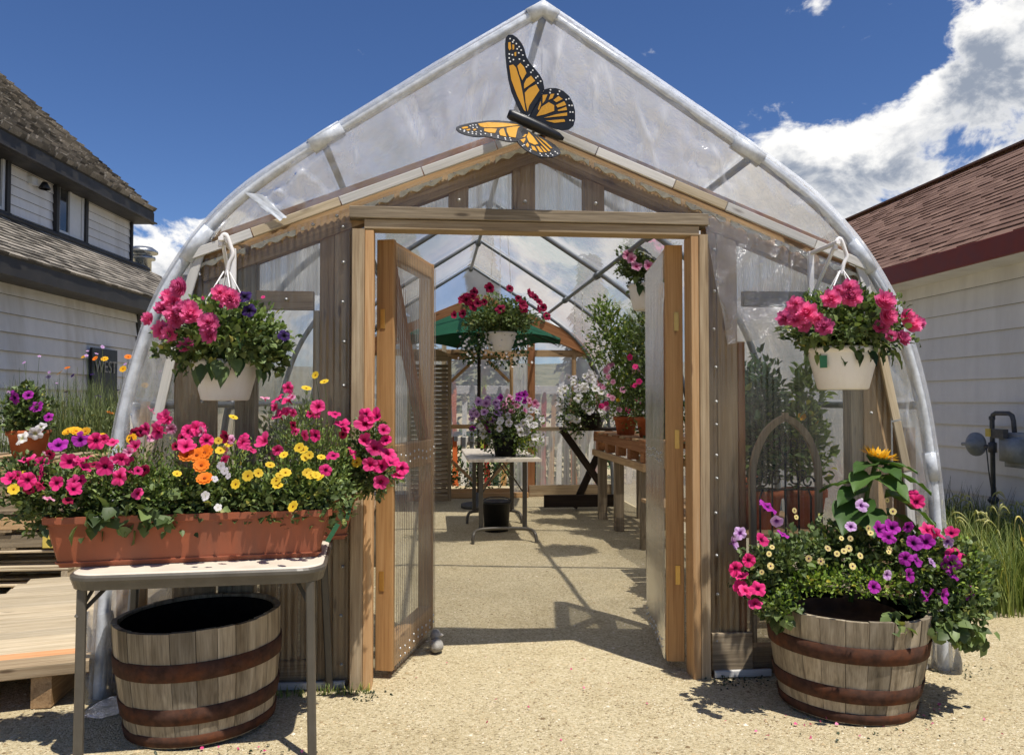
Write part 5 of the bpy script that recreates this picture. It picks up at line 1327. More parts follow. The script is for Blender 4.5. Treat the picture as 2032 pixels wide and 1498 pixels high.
# ---- hanging baskets on the front
BIG = bigleaf(.07, .05, L_DARK); BIG2 = bigleaf(.07, .05, L_PET)
def basket(c, ztop, h, rt_, label, kinds, zhook, spread=.27, ell=1.0, nl=1.0, fine=True, group=None, potr=.145, leafs=26, dens=1.0, hang='hook'):
    rt = root('hanging_basket', (c[0], c[1], ztop - h), label, 'hanging basket', group)
    prof = [(.001, 0), (potr * .68, 0), (potr * .74, .006), (potr * .97, h * .72), (potr, h - .03), (potr * 1.0, h - .028), (potr * 1.07, h - .024), (potr * 1.07, h), (potr * 1.0, h), (potr * .95, h - .03), (.001, h - .035)]
    lathe('pot', prof, M_WHITEP, rt, (c[0], c[1], ztop - h), 40)
    zt = zhook - ztop
    if hang == 'hook':
        parts = []
        for k in range(4):
            a = k * math.pi / 2 + .5
            parts.append(sweep([(c[0] + potr * math.cos(a), c[1] + potr * math.sin(a), ztop - .01), (c[0] + potr * .6 * math.cos(a), c[1] + potr * .6 * math.sin(a), ztop + zt * .5), (c[0] + .012 * math.cos(a), c[1] + .012 * math.sin(a), ztop + zt * .74)], .0035, 6))
        v, f = join(parts); obj('hanger_straps', mkmesh('hanger_straps', v, f, M_WHITEP, True), rt)
        hk = [(c[0], c[1], ztop + zt * .70), (c[0] + .01, c[1], ztop + zt * .80), (c[0] + .028, c[1], ztop + zt * .88), (c[0] + .018, c[1], ztop + zt * .95), (c[0] - .004, c[1], zhook + .028), (c[0] - .026, c[1], zhook + .012), (c[0] - .03, c[1], zhook - .03)]
        tube('hanger_hook', catmull(hk, 4), .010, M_WHITEP, rt, 8)
    else:
        for k in range(3):
            a = k * 2.1 + .4; n = int(zt / .05); p0 = Vector((c[0] + potr * math.cos(a), c[1] + potr * math.sin(a), ztop)); p1 = Vector((c[0] + .06 * math.cos(a), c[1] + .06 * math.sin(a), zhook))
            parts = []
            for j in range(n):
                a0 = p0.lerp(p1, j / n); a1 = p0.lerp(p1, (j + .85) / n); w_ = Vector((.006, 0, 0)) if j % 2 else Vector((0, .006, 0))
                parts.append(sweep([a0, a0.lerp(a1, .5) + w_, a1], .0025, 4)); parts.append(sweep([a0, a0.lerp(a1, .5) - w_, a1], .0025, 4))
            v, f = join(parts); obj('chain', mkmesh('chain', v, f, M_CHAIN), rt)
    cz = ztop + .12 * ell
    n = int(1500 * nl)
    foliage('foliage', rt, [(c[0], c[1], cz, spread, spread * .9, .15 * ell, n), (c[0] - .08, c[1] - .06, cz - .06, spread * .8, spread * .8, .10, n // 2), (c[0] + .09, c[1] - .05, cz - .05, spread * .75, spread * .8, .11, n // 2)], L_PET, (.022, .046), .62)
    if fine: foliage('young_foliage', rt, [(c[0] - .04, c[1] - .02, cz + .09 * ell, spread * .75, spread * .7, .08, int(500 * nl)), (c[0] + .12, c[1] - .03, cz + .06 * ell, spread * .6, spread * .6, .09, int(380 * nl))], L_LIGHT, (.016, .032), .5, upk=1.0)
    for k in range(leafs):
        a = random.uniform(math.pi * 1.02, math.pi * 1.98); rr = spread * random.uniform(.55, .92)
        x = c[0] + rr * math.cos(a); y = c[1] + rr * math.sin(a) * .85; z = ztop + random.uniform(-.05, .10)
        d = Vector((math.cos(a) * .6, math.sin(a) * .6, random.uniform(-1.3, -.3))).normalized(); side = d.cross(Vector((.1, 0, 1))).normalized(); up = side.cross(d)
        s = random.uniform(.8, 1.35)
        m = Matrix(((side.x, d.x, up.x, x), (side.y, d.y, up.y, y), (side.z, d.z, up.z, z), (0, 0, 0, 1))) @ Matrix.Diagonal((s, s, s, 1))
        obj('leaf', random.choice((BIG, BIG2)), rt, m)
    for nm, kind, mat, P, r in kinds:
        for p in P: bloom(nm, kind, mat, rt, p, r, ((p[0] - c[0]) * 1.5, -1, .25), .35)
        if kind == 'double':
            for p in random.sample(list(P), 9):
                q = Vector(p) + Vector((random.uniform(-.07, .07), random.uniform(0, .04), random.uniform(-.05, .05))); bloom(nm, kind, mat, rt, q, r * .72, ((q[0] - c[0]) * 1.5, -1, .3), .5)
            for _ in range(14):
                q = Vector((c[0] + random.uniform(-.22, .22), c[1] - random.uniform(.12, .22), ztop + random.uniform(.08, .28))); bloom('bud', 'lobelia', P_DPINK, rt, q, .010, (0, -1, .5), .8)
    return rt
lbk = basket((-.958, 3.85), 1.612, .187, None, 'white hanging basket of double pink petunias with dark violet ones, near the white house', [('petunia_bloom', 'double', P_DBL, LB_PINK, .043), ('petunia_bloom', 'petunia', P_DARK, LB_DARK, .034)], 2.17, leafs=34)
tag(lbk, group='baskets on the greenhouse front')
foliage('side_shoot', lbk, [(-.70, 3.76, 1.66, .06, .05, .05, 60), (-.72, 3.77, 1.60, .05, .05, .05, 40)], L_PET, (.03, .05), .7)
rbk = basket((2.04, 3.85), 1.69, .21, None, 'white hanging basket full of ruffled pink double petunias, above the sunflower barrel', [('petunia_bloom', 'double', P_DBL, RB_PINK, .047)], 2.21, leafs=26, potr=.163)
tag(rbk, group='baskets on the greenhouse front')
pl = Vector((1.895, 3.76, 1.585)); board('plant_tag', pl, pl + Vector((-.002, 0, .06)), .035, .002, M_GREENTAG, rbk, (-.7, -.7, 0))

# ---- gothic arch trellis leaning by the barrel
tr = root('arch_trellis', (1.925, 4.27, .0), 'gothic arch wooden frame with wrought-iron scrolls standing behind the clear sheet above the barrel', 'trellis')
ACX, AY = 1.925, 4.27
ap = [(-.205, .30), (-.205, .75), (-.205, 1.0), (-.19, 1.12), (-.14, 1.24), (-.07, 1.315), (0, 1.352)]
def arc_board(sgn):
    P = catmull([(ACX + sgn * x, AY - .0, z) for x, z in ap], 5); V = []; F = []
    for i, p in enumerate(P):
        d = (P[min(i + 1, len(P) - 1)] - P[max(i - 1, 0)]).normalized(); nrm = Vector((d.z, 0, -d.x)) * sgn
        for o, y in ((0, -.016), (.034, -.016), (.034, .012), (0, .012)): V.append(p + nrm * o + Vector((0, y, 0)))
    for i in range(len(P) - 1):
        for e in range(4): F.append((i * 4 + e, i * 4 + (e + 1) % 4, (i + 1) * 4 + (e + 1) % 4, (i + 1) * 4 + e))
    F.append((3, 2, 1, 0)); k = (len(P) - 1) * 4; F.append((k, k + 1, k + 2, k + 3))
    obj('arch_frame', mkmesh('arch_frame', V, F, W_PALE), tr)
arc_board(1); arc_board(-1)
box('bottom_rail', (ACX - .20, AY - .016, .29), (ACX + .20, AY + .012, .33), W_PALE, tr)
box('keystone', (ACX - .014, AY - .022, 1.325), (ACX + .014, AY + .012, 1.36), W_PALE, tr)
def scroll(cx, cz, r, t0, t1, sgn):
    return [(ACX + sgn * (cx + r * (1 - .55 * k / 20) * math.cos(t0 + (t1 - t0) * k / 20)), AY, cz + r * (1 - .55 * k / 20) * math.sin(t0 + (t1 - t0) * k / 20)) for k in range(21)]
for sg in (-1, 1):
    for cx, cz, r, a, b in ((.045, 1.19, .034, -1.5, 5.5), (.10, 1.18, .03, 3.4, -3), (.055, 1.0, .045, 2.2, -4), (.13, .98, .036, 0, 6.5), (.10, 1.02, .03, 3.6, -2)):
        tube('iron_scroll', scroll(cx, cz, r, a, b, sg), .005, M_IRON, tr, 6)
    tube('iron_bar', catmull([(ACX, AY, 1.25), (ACX + sg * .035, AY, 1.18), (ACX, AY, 1.10), (ACX + sg * .06, AY, 1.04), (ACX + sg * .075, AY, .93), (ACX + sg * .075, AY, .33)], 5), .0055, M_IRON, tr, 6)
    tube('iron_bar', [(ACX + sg * .13, AY, .94), (ACX + sg * .145, AY, .90), (ACX + sg * .145, AY, .33)], .0055, M_IRON, tr, 6)
tube('iron_bar', [(ACX, AY, 1.10), (ACX, AY, .33)], .0055, M_IRON, tr, 6)
tube('iron_bar', [(ACX - .19, AY, .94), (ACX + .19, AY, .94)], .0055, M_IRON, tr, 6)
for sg in (-1, 1): vboard('foot', ACX + sg * .19 - .017, ACX + sg * .19 + .017, -.01, .30, AY - .016, .028, W_PALE, tr)

# ---- door-stop stone figure
ds = root('doorstop', (.024, 4.68, 0), 'small grey stone duck-shaped doorstop by the open left door', 'doorstop')
def lump(name, c, r, mat, parent, seedv):
    b = bmesh.new(); bmesh.ops.create_icosphere(b, subdivisions=3, radius=1)
    for v in b.verts: 
        n_ = 1 + .12 * mnoise.noise(v.co * 1.8 + Vector((seedv, 0, 0))); v.co = Vector((v.co.x * r[0] * n_, v.co.y * r[1] * n_, v.co.z * r[2] * n_))
    me = bpy.data.meshes.new(name); b.to_mesh(me); b.free(); me.materials.append(mat); me.polygons.foreach_set('use_smooth', [True] * len(me.polygons))
    return obj(name, me, parent, Matrix.Translation(Vector(c)))
lump('body', (.024, 4.66, .034), (.040, .068, .038), M_STONE, ds, 1); lump('head', (.020, 4.70, .078), (.031, .036, .034), M_STONE, ds, 5); lump('beak', (.046, 4.69, .082), (.018, .014, .010), M_STONE, ds, 8)

# ---- plank deck and stack of pallets on the left
dk = root('plank_deck', (-2.1, 4.9, 0), 'low deck of sun-bleached planks beside the greenhouse corner', 'deck')
e = Vector((.966, .26, 0)).normalized()
for k in range(15):
    y0 = 4.05 + .145 * k; Rr = Vector((-1.62 - .012 * k, y0, .185)); Ll = Rr - e * (1.15 - .012 * k)
    m = W_DECKO if k == 1 else (W_PALE if k == 0 else W_DECK)
    board('plank', Ll + e * random.uniform(-.02, .02), Rr + e * random.uniform(-.025, .02), .136, .032 if k else .06, m, dk, (0, 0, 1), .005)
for x in (-1.82, -2.25, -2.65): board('joist', (x + .02, 4.02 + (x + 1.62) * .27, .085), (x - .05, 6.05, .085), .09, .16, W_BROWN, dk, (0, 0, 1))
ps = []
def pallet(c, L, D, along, label, mats):
    rt = root('pallet', (c[0], c[1], c[2]), label, 'pallet', 'stacked pallets')
    x, y, z = c
    if along:   # stringers run across the view
        for k in range(3): box('stringer', (x - L / 2, y - D / 2 + k * (D - .045) / 2, z + .018), (x + L / 2, y - D / 2 + .045 + k * (D - .045) / 2, z + .108), random.choice(mats), rt)
        for zz in (z, z + .110):
            for k in range(6 if zz > z else 4):
                n_ = 6 if zz > z else 4; xx = x - L / 2 + k * (L - .1) / (n_ - 1); box('slat', (xx, y - D / 2 - .004, zz), (xx + .1, y + D / 2 + .004, zz + .017), random.choice(mats), rt)
    else:
        for k in range(3): xx = x - L / 2 + k * (L - .045) / 2; box('stringer', (xx, y - D / 2, z + .018), (xx + .045, y + D / 2, z + .108), random.choice(mats), rt)
        for zz in (z, z + .110):
            for k in range(5): yy = y - D / 2 + k * (D - .1) / 4; box('slat', (x - L / 2 - .004, yy, zz), (x + L / 2 + .004, yy + .1, zz + .017), random.choice(mats), rt)
    return rt
zc = .10; labs = ['bottom pallet of the stack, seen from its open end, on the gravel', 'second pallet up in the stack, pale thin slats over a dark gap', 'third pallet up in the stack, grey side board with a yellow painted end', 'fourth pallet up in the stack, orange-brown side board', 'fifth pallet up in the stack, greyish brown side board', 'sixth pallet up in the stack, partly behind flowers', 'top pallet of the stack, with a flower pot on it']
for k in range(7):
    rt = pallet((-3.22 + random.uniform(-.02, .02), 6.62 + random.uniform(-.02, .02), zc), 1.22, 1.0, k >= 2, labs[k], [W_DECK] if k < 2 else ([W_GREY] if k in (2, 4) else [W_PLY, W_PALE]))
    if k == 2: box('painted_end', (-2.78, 6.108, zc + .016), (-2.615, 6.116, zc + .110), M_YELLOW, rt)
    zc += .1285
for q in range(4):
    xx = -3.75 + .36 * q; o = box('support_block', (xx, 6.2, -.02), (xx + .09, 7.0, .099), W_BROWN, None); tag(o, 'rough timber block %s under the pallet stack' % ('at the left end', 'second from the left end', 'third from the left end', 'at the right end')[q], 'block', 'timber blocks under the pallets')
pp = root('flower_pot', (-3.0, 6.35, zc), 'terracotta pot of purple and white petunias on top of the pallet stack', 'flower pot')
lathe('pot', [(.001, 0), (.10, 0), (.135, .17), (.15, .172), (.15, .21), (.135, .21), (.001, .19)], M_CLAY, pp, (-3.0, 6.35, zc), 28)
foliage('foliage', pp, [(-3.0, 6.33, zc + .30, .17, .17, .16, 900), (-3.02, 6.35, zc + .42, .12, .12, .14, 400)], L_PET, (.025, .05), .6)
for p, mt in (((-2.93, 6.18, zc + .47), P_PURP), ((-3.02, 6.16, zc + .45), P_PURP), ((-2.88, 6.2, zc + .38), P_PURP), ((-2.80, 6.2, zc + .31), P_PURP), ((-2.86, 6.14, zc + .19), P_WHITE), ((-2.95, 6.13, zc + .16), P_WHITE), ((-2.84, 6.18, zc + .24), P_WHITE)): bloom('petunia_bloom', 'petunia', mt, pp, p, .045)

# ---- wildflower bed by the house
wf = blades('wildflower_bed', None, 4200, (-3.85, -2.5, 7.4, 8.6), (.9, 1.75), L_DRYG, .3, .0055)
tag(wf, 'tall grassy wildflower bed along the white house wall', 'wildflowers')
foliage('bed_foliage', wf, [(-3.7 + .16 * k, 7.9 + .3 * math.sin(k), .85, .24, .4, .55 + .12 * math.sin(k * 1.9), 900) for k in range(8)], L_DRYG, (.02, .06), .25, upk=1.0)
bs = []; tops = []
for k in range(70):
    x = random.uniform(-3.85, -2.6); y = random.uniform(7.5, 8.5); h = random.uniform(1.25, 1.95)
    bs.append((x, y, 0)); tops.append((x + random.uniform(-.1, .1), y + random.uniform(-.08, .08), h))
stalks('flower_stalks', wf, bs, tops, .005, L_DRYG, .06, 5)
for k, p in enumerate(tops[:46]):
    if k < 12: bloom('amber_bloom', 'daisy', P_AMB if k % 2 else P_ORA, wf, p, .035, (0, -.5, .9))
    elif k < 32: bloom('dark_bloom', 'lobelia', P_DARK, wf, p, .026, (0, -.3, 1))
    else: bloom('lilac_bloom', 'lobelia', P_LILAC, wf, p, .018, (0, -.6, .7))
# ---- grasses and weeds by the shed
def gzone(x, y): return None if x < 3.70 + .35 * math.sin(y * 2.1) - (y - 6) * .12 else 0
gr = blades('grass_clump', None, 9500, (3.5, 5.25, 5.0, 7.4), (.22, .62), L_GRASS, .5, .0045, gzone)
tag(gr, 'clump of green foxtail grass growing between the gravel and the white lap-sided wall', 'grass')
foliage('low_weeds', gr, [(4.0 + .16 * k, 5.45 + .16 * k, .08, .22, .25, .12, 420) for k in range(7)], L_LIME, (.02, .04), .5)
V = []; F = []; parts = []
for k in range(130):
    x = random.uniform(3.95, 5.1); y = random.uniform(5.2, 6.9); h = random.uniform(.42, .62); a = random.uniform(-1.2, 2.2); ln_ = random.uniform(.06, .14)
    dx = ln_ * math.cos(a); dy = -ln_ * math.sin(a)
    pts = catmull([(x, y, h * .55), (x + dx * .15, y + dy * .15, h * .9), (x + dx * .45, y + dy * .45, h + .02), (x + dx * .85, y + dy * .85, h + .02), (x + dx * 1.3, y + dy * 1.3, h - .03)], 3)
    parts.append(sweep(pts, [.0012] * 5 + [.005, .007, .007, .0065, .0055, .004, .002, .0006], 5))
v, f = join(parts); tag(obj('seed_heads', mkmesh('seed_heads', v, f, L_SEED), gr), kind='stuff')
for p in ((4.35, 5.6, .40), (4.40, 5.62, .36), (4.43, 5.6, .33), (4.2, 5.5, .36), (4.5, 5.7, .3)): bloom('mustard_bloom', 'lobelia', P_YEL, gr, p, .02)
wd_ = blades('wall_weeds', None, 420, (4.9, 5.27, 6.9, 9.4), (.25, .75), L_WEED, .5, .006)
tag(wd_, 'dark straggling weeds at the foot of the white lap-sided wall', 'weeds')
foliage('weed_foliage', wd_, [(5.05, 7.6 + .35 * k, .16, .15, .3, .18, 160) for k in range(5)], L_WEED, (.03, .07), .3)
wg2 = blades('grass_tuft', None, 260, (-1.25, -.3, 4.0, 4.08), (.02, .06), L_GRASS, .8, .003)
tag(wg2, 'tiny grass tufts sprouting along the foot of the greenhouse front', 'grass', kind='stuff')

lt = foliage('leaf_litter', None, [(1.55, 4.0, .006, .18, .1, .005, 60), (-.33, 4.0, .006, .14, .09, .005, 60), (1.95, 3.5, .006, .5, .35, .004, 60), (-.9, 3.4, .006, .6, .3, .004, 70), (2.75, 4.05, .006, .2, .15, .005, 60)], L_WEED, (.008, .022), .5, out=1, upk=0)
tag(lt, 'dry leaf and petal litter on the gravel by the barrels and jambs', 'leaf litter')

M_FALLEN = leaf_mat('fallen_petal', lin(206, 60, 120), lin(232, 130, 170), .2)
fp_ = foliage('fallen_petals', None, [(-.9, 3.25, .008, .7, .3, .003, 34), (1.9, 3.45, .008, .6, .3, .003, 30), (.5, 4.0, .008, .8, .8, .003, 12)], M_FALLEN, (.010, .020), .7, out=1, upk=0)
tag(fp_, 'fallen pink petals lying on the gravel below the flowers', 'petals')
# ================================================================== INSIDE THE GREENHOUSE
# ---- long folding table with a big flower pot
it = root('folding_table', (.72, 9.0, 0), 'narrow grey folding table with curved feet inside the greenhouse aisle', 'table')
box('tabletop', (.345, 8.02, .82), (1.09, 9.85, .85), M_TABTOP, it, .01)
for yy in (8.25, 9.6):
    for x in (.49, .94): board('leg', (x, yy, .82), (x, yy - .0, .13), .045, .03, M_TABMET, it)
    tube('foot', catmull([(.40, yy - .16, .0), (.41, yy - .14, .09), (.47, yy - .05, .125), (.72, yy, .13), (.97, yy - .05, .125), (1.03, yy - .14, .09), (1.04, yy - .16, .0)], 6), .017, M_TABMET, it, 8)
    tube('leg_brace', [(.51, yy, .50), (.72, yy + .2, .80)], .008, M_TABMET, it, 6); tube('leg_brace', [(.92, yy, .50), (.72, yy + .2, .80)], .008, M_TABMET, it, 6)
def pot_plant(loc, pr, ph, potmat, label, leafs, blooms, name='flower_pot', cat='flower pot', stems=None):
    rt = root(name, loc, label, cat)
    x, y, z = loc
    lathe('pot', [(.001, 0), (pr * .72, 0), (pr * .95, ph * .8), (pr * 1.05, ph * .8), (pr * 1.05, ph), (pr * .93, ph), (pr * .9, ph * .9), (.001, ph * .88)], potmat, rt, loc, 28)
    for nm, bl, mt, sz, wd, up in leafs: foliage(nm, rt, [(x + a, y + b, z + c, rx, ry, rz, n) for a, b, c, rx, ry, rz, n in bl], mt, sz, wd, upk=up)
    for nm, kind, mat, r, n, reg in blooms:
        cx, cy, cz, rx, ry, rz = reg
        for k in range(n):
            a = random.uniform(math.pi, 2 * math.pi); b = random.uniform(-.7, .95)
            p = (x + cx + rx * math.cos(a) * math.sqrt(1 - b * b) * 1.02, y + cy + ry * math.sin(a) * math.sqrt(1 - b * b), z + cz + rz * b)
            bloom(nm, kind, mat, rt, p, r, (math.cos(a) * .7, -1, .3), .35)
    if stems: stalks('stems', rt, *stems)
    return rt
pot_plant((.76, 8.45, .852), .15, .22, M_BLACKP, 'black pot overflowing with white, lilac and pink petunias on the aisle table',
    [('foliage', [(0, 0, .30, .34, .30, .26, 2200)], L_PET, (.02, .05), .6, .5), ('lime_foliage', [(.20, -.12, .16, .16, .16, .20, 900)], L_LIME, (.015, .035), .4, .6), ('silver_foliage', [(-.22, -.05, .42, .16, .16, .16, 500)], L_LIGHT, (.015, .03), .5, .6)],
    [('petunia_bloom', 'petunia', P_WHITE, .043, 20, (-.02, -.05, .30, .26, .30, .16)), ('petunia_bloom', 'petunia', P_WHITE, .040, 14, (.26, -.05, .28, .14, .22, .22)), ('petunia_bloom', 'petunia', P_LILAC, .040, 20, (-.20, -.02, .47, .17, .2, .14)), ('petunia_bloom', 'petunia', P_PALEP, .040, 12, (.14, 0, .52, .18, .2, .10)), ('petunia_bloom', 'petunia', P_PURP, .038, 6, (.10, .05, .60, .16, .15, .06)), ('petunia_bloom', 'petunia', P_PURP, .036, 5, (-.28, 0, .30, .1, .15, .12))])
bk = root('bucket', (.70, 9.0, 0), 'black plastic bucket standing under the aisle table', 'bucket')
lathe('bucket_body', [(.001, .0), (.13, 0), (.155, .30), (.165, .30), (.165, .33), (.15, .33), (.001, .31)], M_PLASTICBAG, bk, (.70, 8.9, 0), 24)
tube('bucket_handle', [(.70 + .16 * math.cos(R(a)), 8.86, .32 + .06 * math.sin(R(a))) for a in range(0, 181, 20)], .006, M_DARKMET, bk, 6)
# ---- baskets inside
ib = basket((.66, 7.9), 2.10, .185, None, 'white basket of wine-red petunias hung on chains over the aisle table', [], 3.38, spread=.36, ell=1.3, nl=1.1, fine=False, leafs=0, hang='chain', potr=.15)
for k in range(26):
    a = random.uniform(math.pi * .95, 2.05 * math.pi); b = random.uniform(.0, .95); p = (.66 + .46 * math.cos(a) * math.sqrt(1 - b * b * .8), 7.86 + .3 * math.sin(a), 2.22 + .30 * b)
    bloom('petunia_bloom', 'petunia', P_WINE, ib, p, .042, (math.cos(a) * .6, -1, .2), .4)
foliage('trailing_foliage', ib, [(.42, 7.85, 2.02, .14, .14, .16, 260), (.36, 7.85, 1.88, .10, .1, .10, 130), (.86, 7.85, 1.97, .10, .1, .2, 160), (.66, 7.84, 1.82, .16, .1, .08, 120)], L_DARK, (.02, .045), .5, upk=-.3)
for k in range(60):
    p = (random.choice((.40, .36, .60, .86)) + random.uniform(-.12, .12), 7.72, random.uniform(1.74, 2.05)); bloom('lobelia_bloom', 'lobelia', P_WHITE, ib, p, .012)
ib2 = basket((1.87, 6.9), 2.446, .225, None, 'white basket of pink flowers hung high beside the open right door', [('petunia_bloom', 'petunia', P_PALEP, [(1.66, 6.62, 2.62), (1.70, 6.62, 2.56), (1.64, 6.66, 2.66), (1.8, 6.6, 2.56)], .05), ('petunia_bloom', 'petunia', P_PINK, [(1.80, 6.58, 2.80), (1.77, 6.6, 2.84), (1.9, 6.6, 2.74)], .05)], 3.0, spread=.26, ell=1.7, nl=1.1, leafs=10, hang='chain', potr=.165)
# chains hanging free from the roof
for k, (x, y, zt, zb, nm) in enumerate(((1.65, 9.3, 2.7, 2.16, 'pale chain hanging free from the right roof purlin near the orange back rafter'), (1.74, 9.3, 2.7, 2.18, 'pale chain hanging beside its twin from the roof purlin, ending a little higher'))):
    parts = []; n = int((zt - zb) / .045)
    for j in range(n):
        a0 = Vector((x, y, zt - (zt - zb) * j / n)); a1 = Vector((x, y, zt - (zt - zb) * (j + .85) / n)); w_ = Vector((.008, 0, 0)) if j % 2 else Vector((0, .008, 0))
        parts.append(sweep([a0, a0.lerp(a1, .5) + w_, a1], .0035, 4)); parts.append(sweep([a0, a0.lerp(a1, .5) - w_, a1], .0035, 4))
    v, f = join(parts); tag(obj('hanging_chain', mkmesh('hanging_chain', v, f, M_CHAIN)), nm, 'chain', 'free hanging chains')
# ---- bench of pallets along the right wall
bn = root('potting_bench', (2.3, 8.6, 0), 'potting bench of stacked orange pallets on weathered posts along the right film wall', 'bench')
for k in range(9): y0 = 7.45 + .275 * k; box('slat', (1.98, y0, 1.035), (2.62, y0 + .19, 1.055), W_PLY if k % 2 else W_CEDAR, bn)
for x in (1.985, 2.28, 2.575): box('stringer', (x, 7.44, .935), (x + .045, 9.88, 1.033), W_CEDAR, bn)
for k in range(5): y0 = 7.5 + .53 * k; box('block', (1.99, y0, .835), (2.08, y0 + .13, .933), W_CEDAR, bn)
box('lower_rail', (1.97, 7.44, .76), (2.01, 9.9, .833), W_PLY, bn); box('lower_rail', (2.55, 7.44, .76), (2.59, 9.9, .833), W_PLY, bn)
for y0, w_ in ((9.62, .10), (8.75, .10), (7.62, .14)):
    box('post', (2.0, y0, 0), (2.0 + w_, y0 + .09, .758), W_GREY, bn); box('post', (2.48, y0, 0), (2.48 + .09, y0 + .09, .758), W_GREY, bn)
ts = root('trestle', (1.95, 10.6, 0), 'dark wooden trestle with crossed legs beyond the potting bench', 'trestle')
board('top_board', (1.66, 10.3, 1.07), (2.6, 10.3, 1.07), .5, .03, W_DARK, ts, (0, 0, 1))
board('leg', (1.70, 10.55, 1.05), (2.22, 10.55, .32), .09, .05, W_DARK, ts); board('leg', (2.35, 10.60, 1.05), (1.86, 10.60, .02), .09, .05, W_DARK, ts)
board('rail', (1.45, 10.5, .12), (2.4, 10.5, .12), .16, .05, W_DARK, ts)
# plants on bench and trestle
pot_plant((1.98, 9.95, 1.09), .17, .20, M_BLACKP, 'black pot of white petunias spilling over at the far end of the potting bench',
    [('foliage', [(-.10, 0, .30, .30, .3, .28, 1500), (-.22, 0, .1, .2, .2, .2, 600)], L_PET, (.02, .05), .55, .4)], [('petunia_bloom', 'petunia', P_WHITE, .048, 34, (-.12, -.02, .35, .30, .28, .36))])
pot_plant((2.12, 8.75, 1.058), .13, .20, M_CLAY, 'clay pot with tall leafy plant and pink snapdragons on the potting bench',
    [('foliage', [(-.02, 0, .45, .22, .24, .40, 1900)], L_LIGHT, (.025, .06), .35, .7), ('tall_foliage', [(-.15, .1, 1.05, .28, .25, .42, 1000), (.10, 0, .95, .27, .2, .40, 900), (-.22, .1, 1.38, .17, .15, .16, 200), (.2, .1, 1.3, .2, .2, .2, 350)], L_LIGHT, (.035, .075), .32, .5)],
    [('snapdragon_bloom', 'lobelia', P_PALEP, .035, 26, (-.05, 0, .50, .24, .22, .32)), ('snapdragon_bloom', 'lobelia', P_PINK, .035, 8, (-.05, 0, .40, .24, .22, .25)), ('snapdragon_bloom', 'lobelia', P_YEL, .03, 3, (-.1, 0, .3, .18, .2, .1))],
    stems=([(2.12, 8.75, 1.2)] * 9, [(2.12 + random.uniform(-.4, .25), 8.8, 1.2 + random.uniform(.6, 1.35)) for _ in range(9)], .006, L_LIGHT, .1, 6))
pot_plant((2.20, 8.05, 1.058), .14, .21, M_CLAY, 'bigger clay pot of bushy greenery on the near end of the potting bench',
    [('foliage', [(0, 0, .45, .27, .24, .45, 2000), (-.03, 0, 1.0, .24, .2, .40, 1000)], L_PET, (.025, .06), .4, .6)], [('snapdragon_bloom', 'lobelia', P_PINK, .035, 5, (-.05, 0, .6, .22, .22, .3))])
pot_plant((2.25, 7.6, 1.058), .12, .16, M_BLACKP, 'small black pot of trailing dark greenery on the bench end beside the right door',
    [('foliage', [(0, -.02, .25, .2, .2, .24, 900), (-.05, -.1, -.05, .14, .12, .14, 300)], L_DARK, (.025, .055), .45, .3)], [])
# plants behind the clear front sheets, either side of the doors
def box_on_legs(name, x0, x1, y0, y1, z, label):
    rt = root(name, ((x0 + x1) / 2, (y0 + y1) / 2, 0), label, 'shelf')
    n = max(2, int((y1 - y0) / .16))
    for k in range(n): box('slat', (x0, y0 + k * (y1 - y0) / n, z - .025), (x1, y0 + (k + .86) * (y1 - y0) / n, z), W_PLY, rt)
    for x in (x0 + .03, x1 - .1):
        for y in (y0 + .03, y1 - .12): box('leg', (x, y, 0), (x + .07, y + .07, z - .027), W_GREY, rt)
    return rt
box_on_legs('plant_shelf', 1.72, 2.55, 4.75, 6.6, .62, 'low slatted plant shelf behind the clear sheet right of the doors')
for k, (x, y, h, lb_) in enumerate(((1.80, 4.95, .75, 'clay pot of leafy green vegetables behind the right clear sheet, nearest the door'), (2.08, 4.98, .95, 'clay pot of tall bushy greenery behind the right clear sheet, behind the arch trellis'), (2.38, 5.0, .9, 'clay pot of broad-leaved greenery behind the right clear sheet, by the corner'), (1.95, 5.5, 1.1, 'clay pot of tall dark greenery on the middle of the low plant shelf'), (2.3, 5.9, 1.0, 'clay pot of loose greenery on the far end of the low plant shelf'))):
    pot_plant((x, y, .622), .135, .24, M_CLAY, lb_, [('foliage', [(0, 0, .24 + h * .32, .16, .18, h * .33, 900), (.03, 0, .3 + h * .62, .12, .14, h * .22, 280)], (L_PET, L_DARK, L_LIGHT)[k % 3], (.03, .075), .45, .6)], [('yellow_bloom', 'daisy', P_AMB, .035, 2, (0, 0, h * .8, .1, .1, .05))] if k in (0, 2) else [], name='potted_plant', cat='potted plant')
box_on_legs('plant_shelf', -1.2, -.45, 4.9, 7.2, .60, 'low slatted plant shelf behind the clear sheet left of the doors')
for k, (x, y, h, lb_) in enumerate(((-.62, 5.1, .8, 'clay pot of wispy light greenery behind the left clear sheet, nearest the door'), (-.92, 5.15, .7, 'clay pot of bushy greenery behind the left clear sheet, under the hanging basket'), (-.75, 5.8, .95, 'clay pot of tall greenery on the middle of the left plant shelf'), (-.8, 6.6, .9, 'clay pot of dark greenery on the far end of the left plant shelf'))):
    pot_plant((x, y, .602), .13, .22, M_CLAY, lb_, [('foliage', [(0, 0, .24 + h * .36, .2, .2, h * .36, 1000)], (L_LIGHT, L_PET, L_LIGHT, L_DARK)[k], (.025, .065), .35, .7)], [('pink_bloom', 'petunia', P_DPINK, .04, 3, (0, 0, h * .6, .14, .14, .12))] if k < 2 else [], name='potted_plant', cat='potted plant')
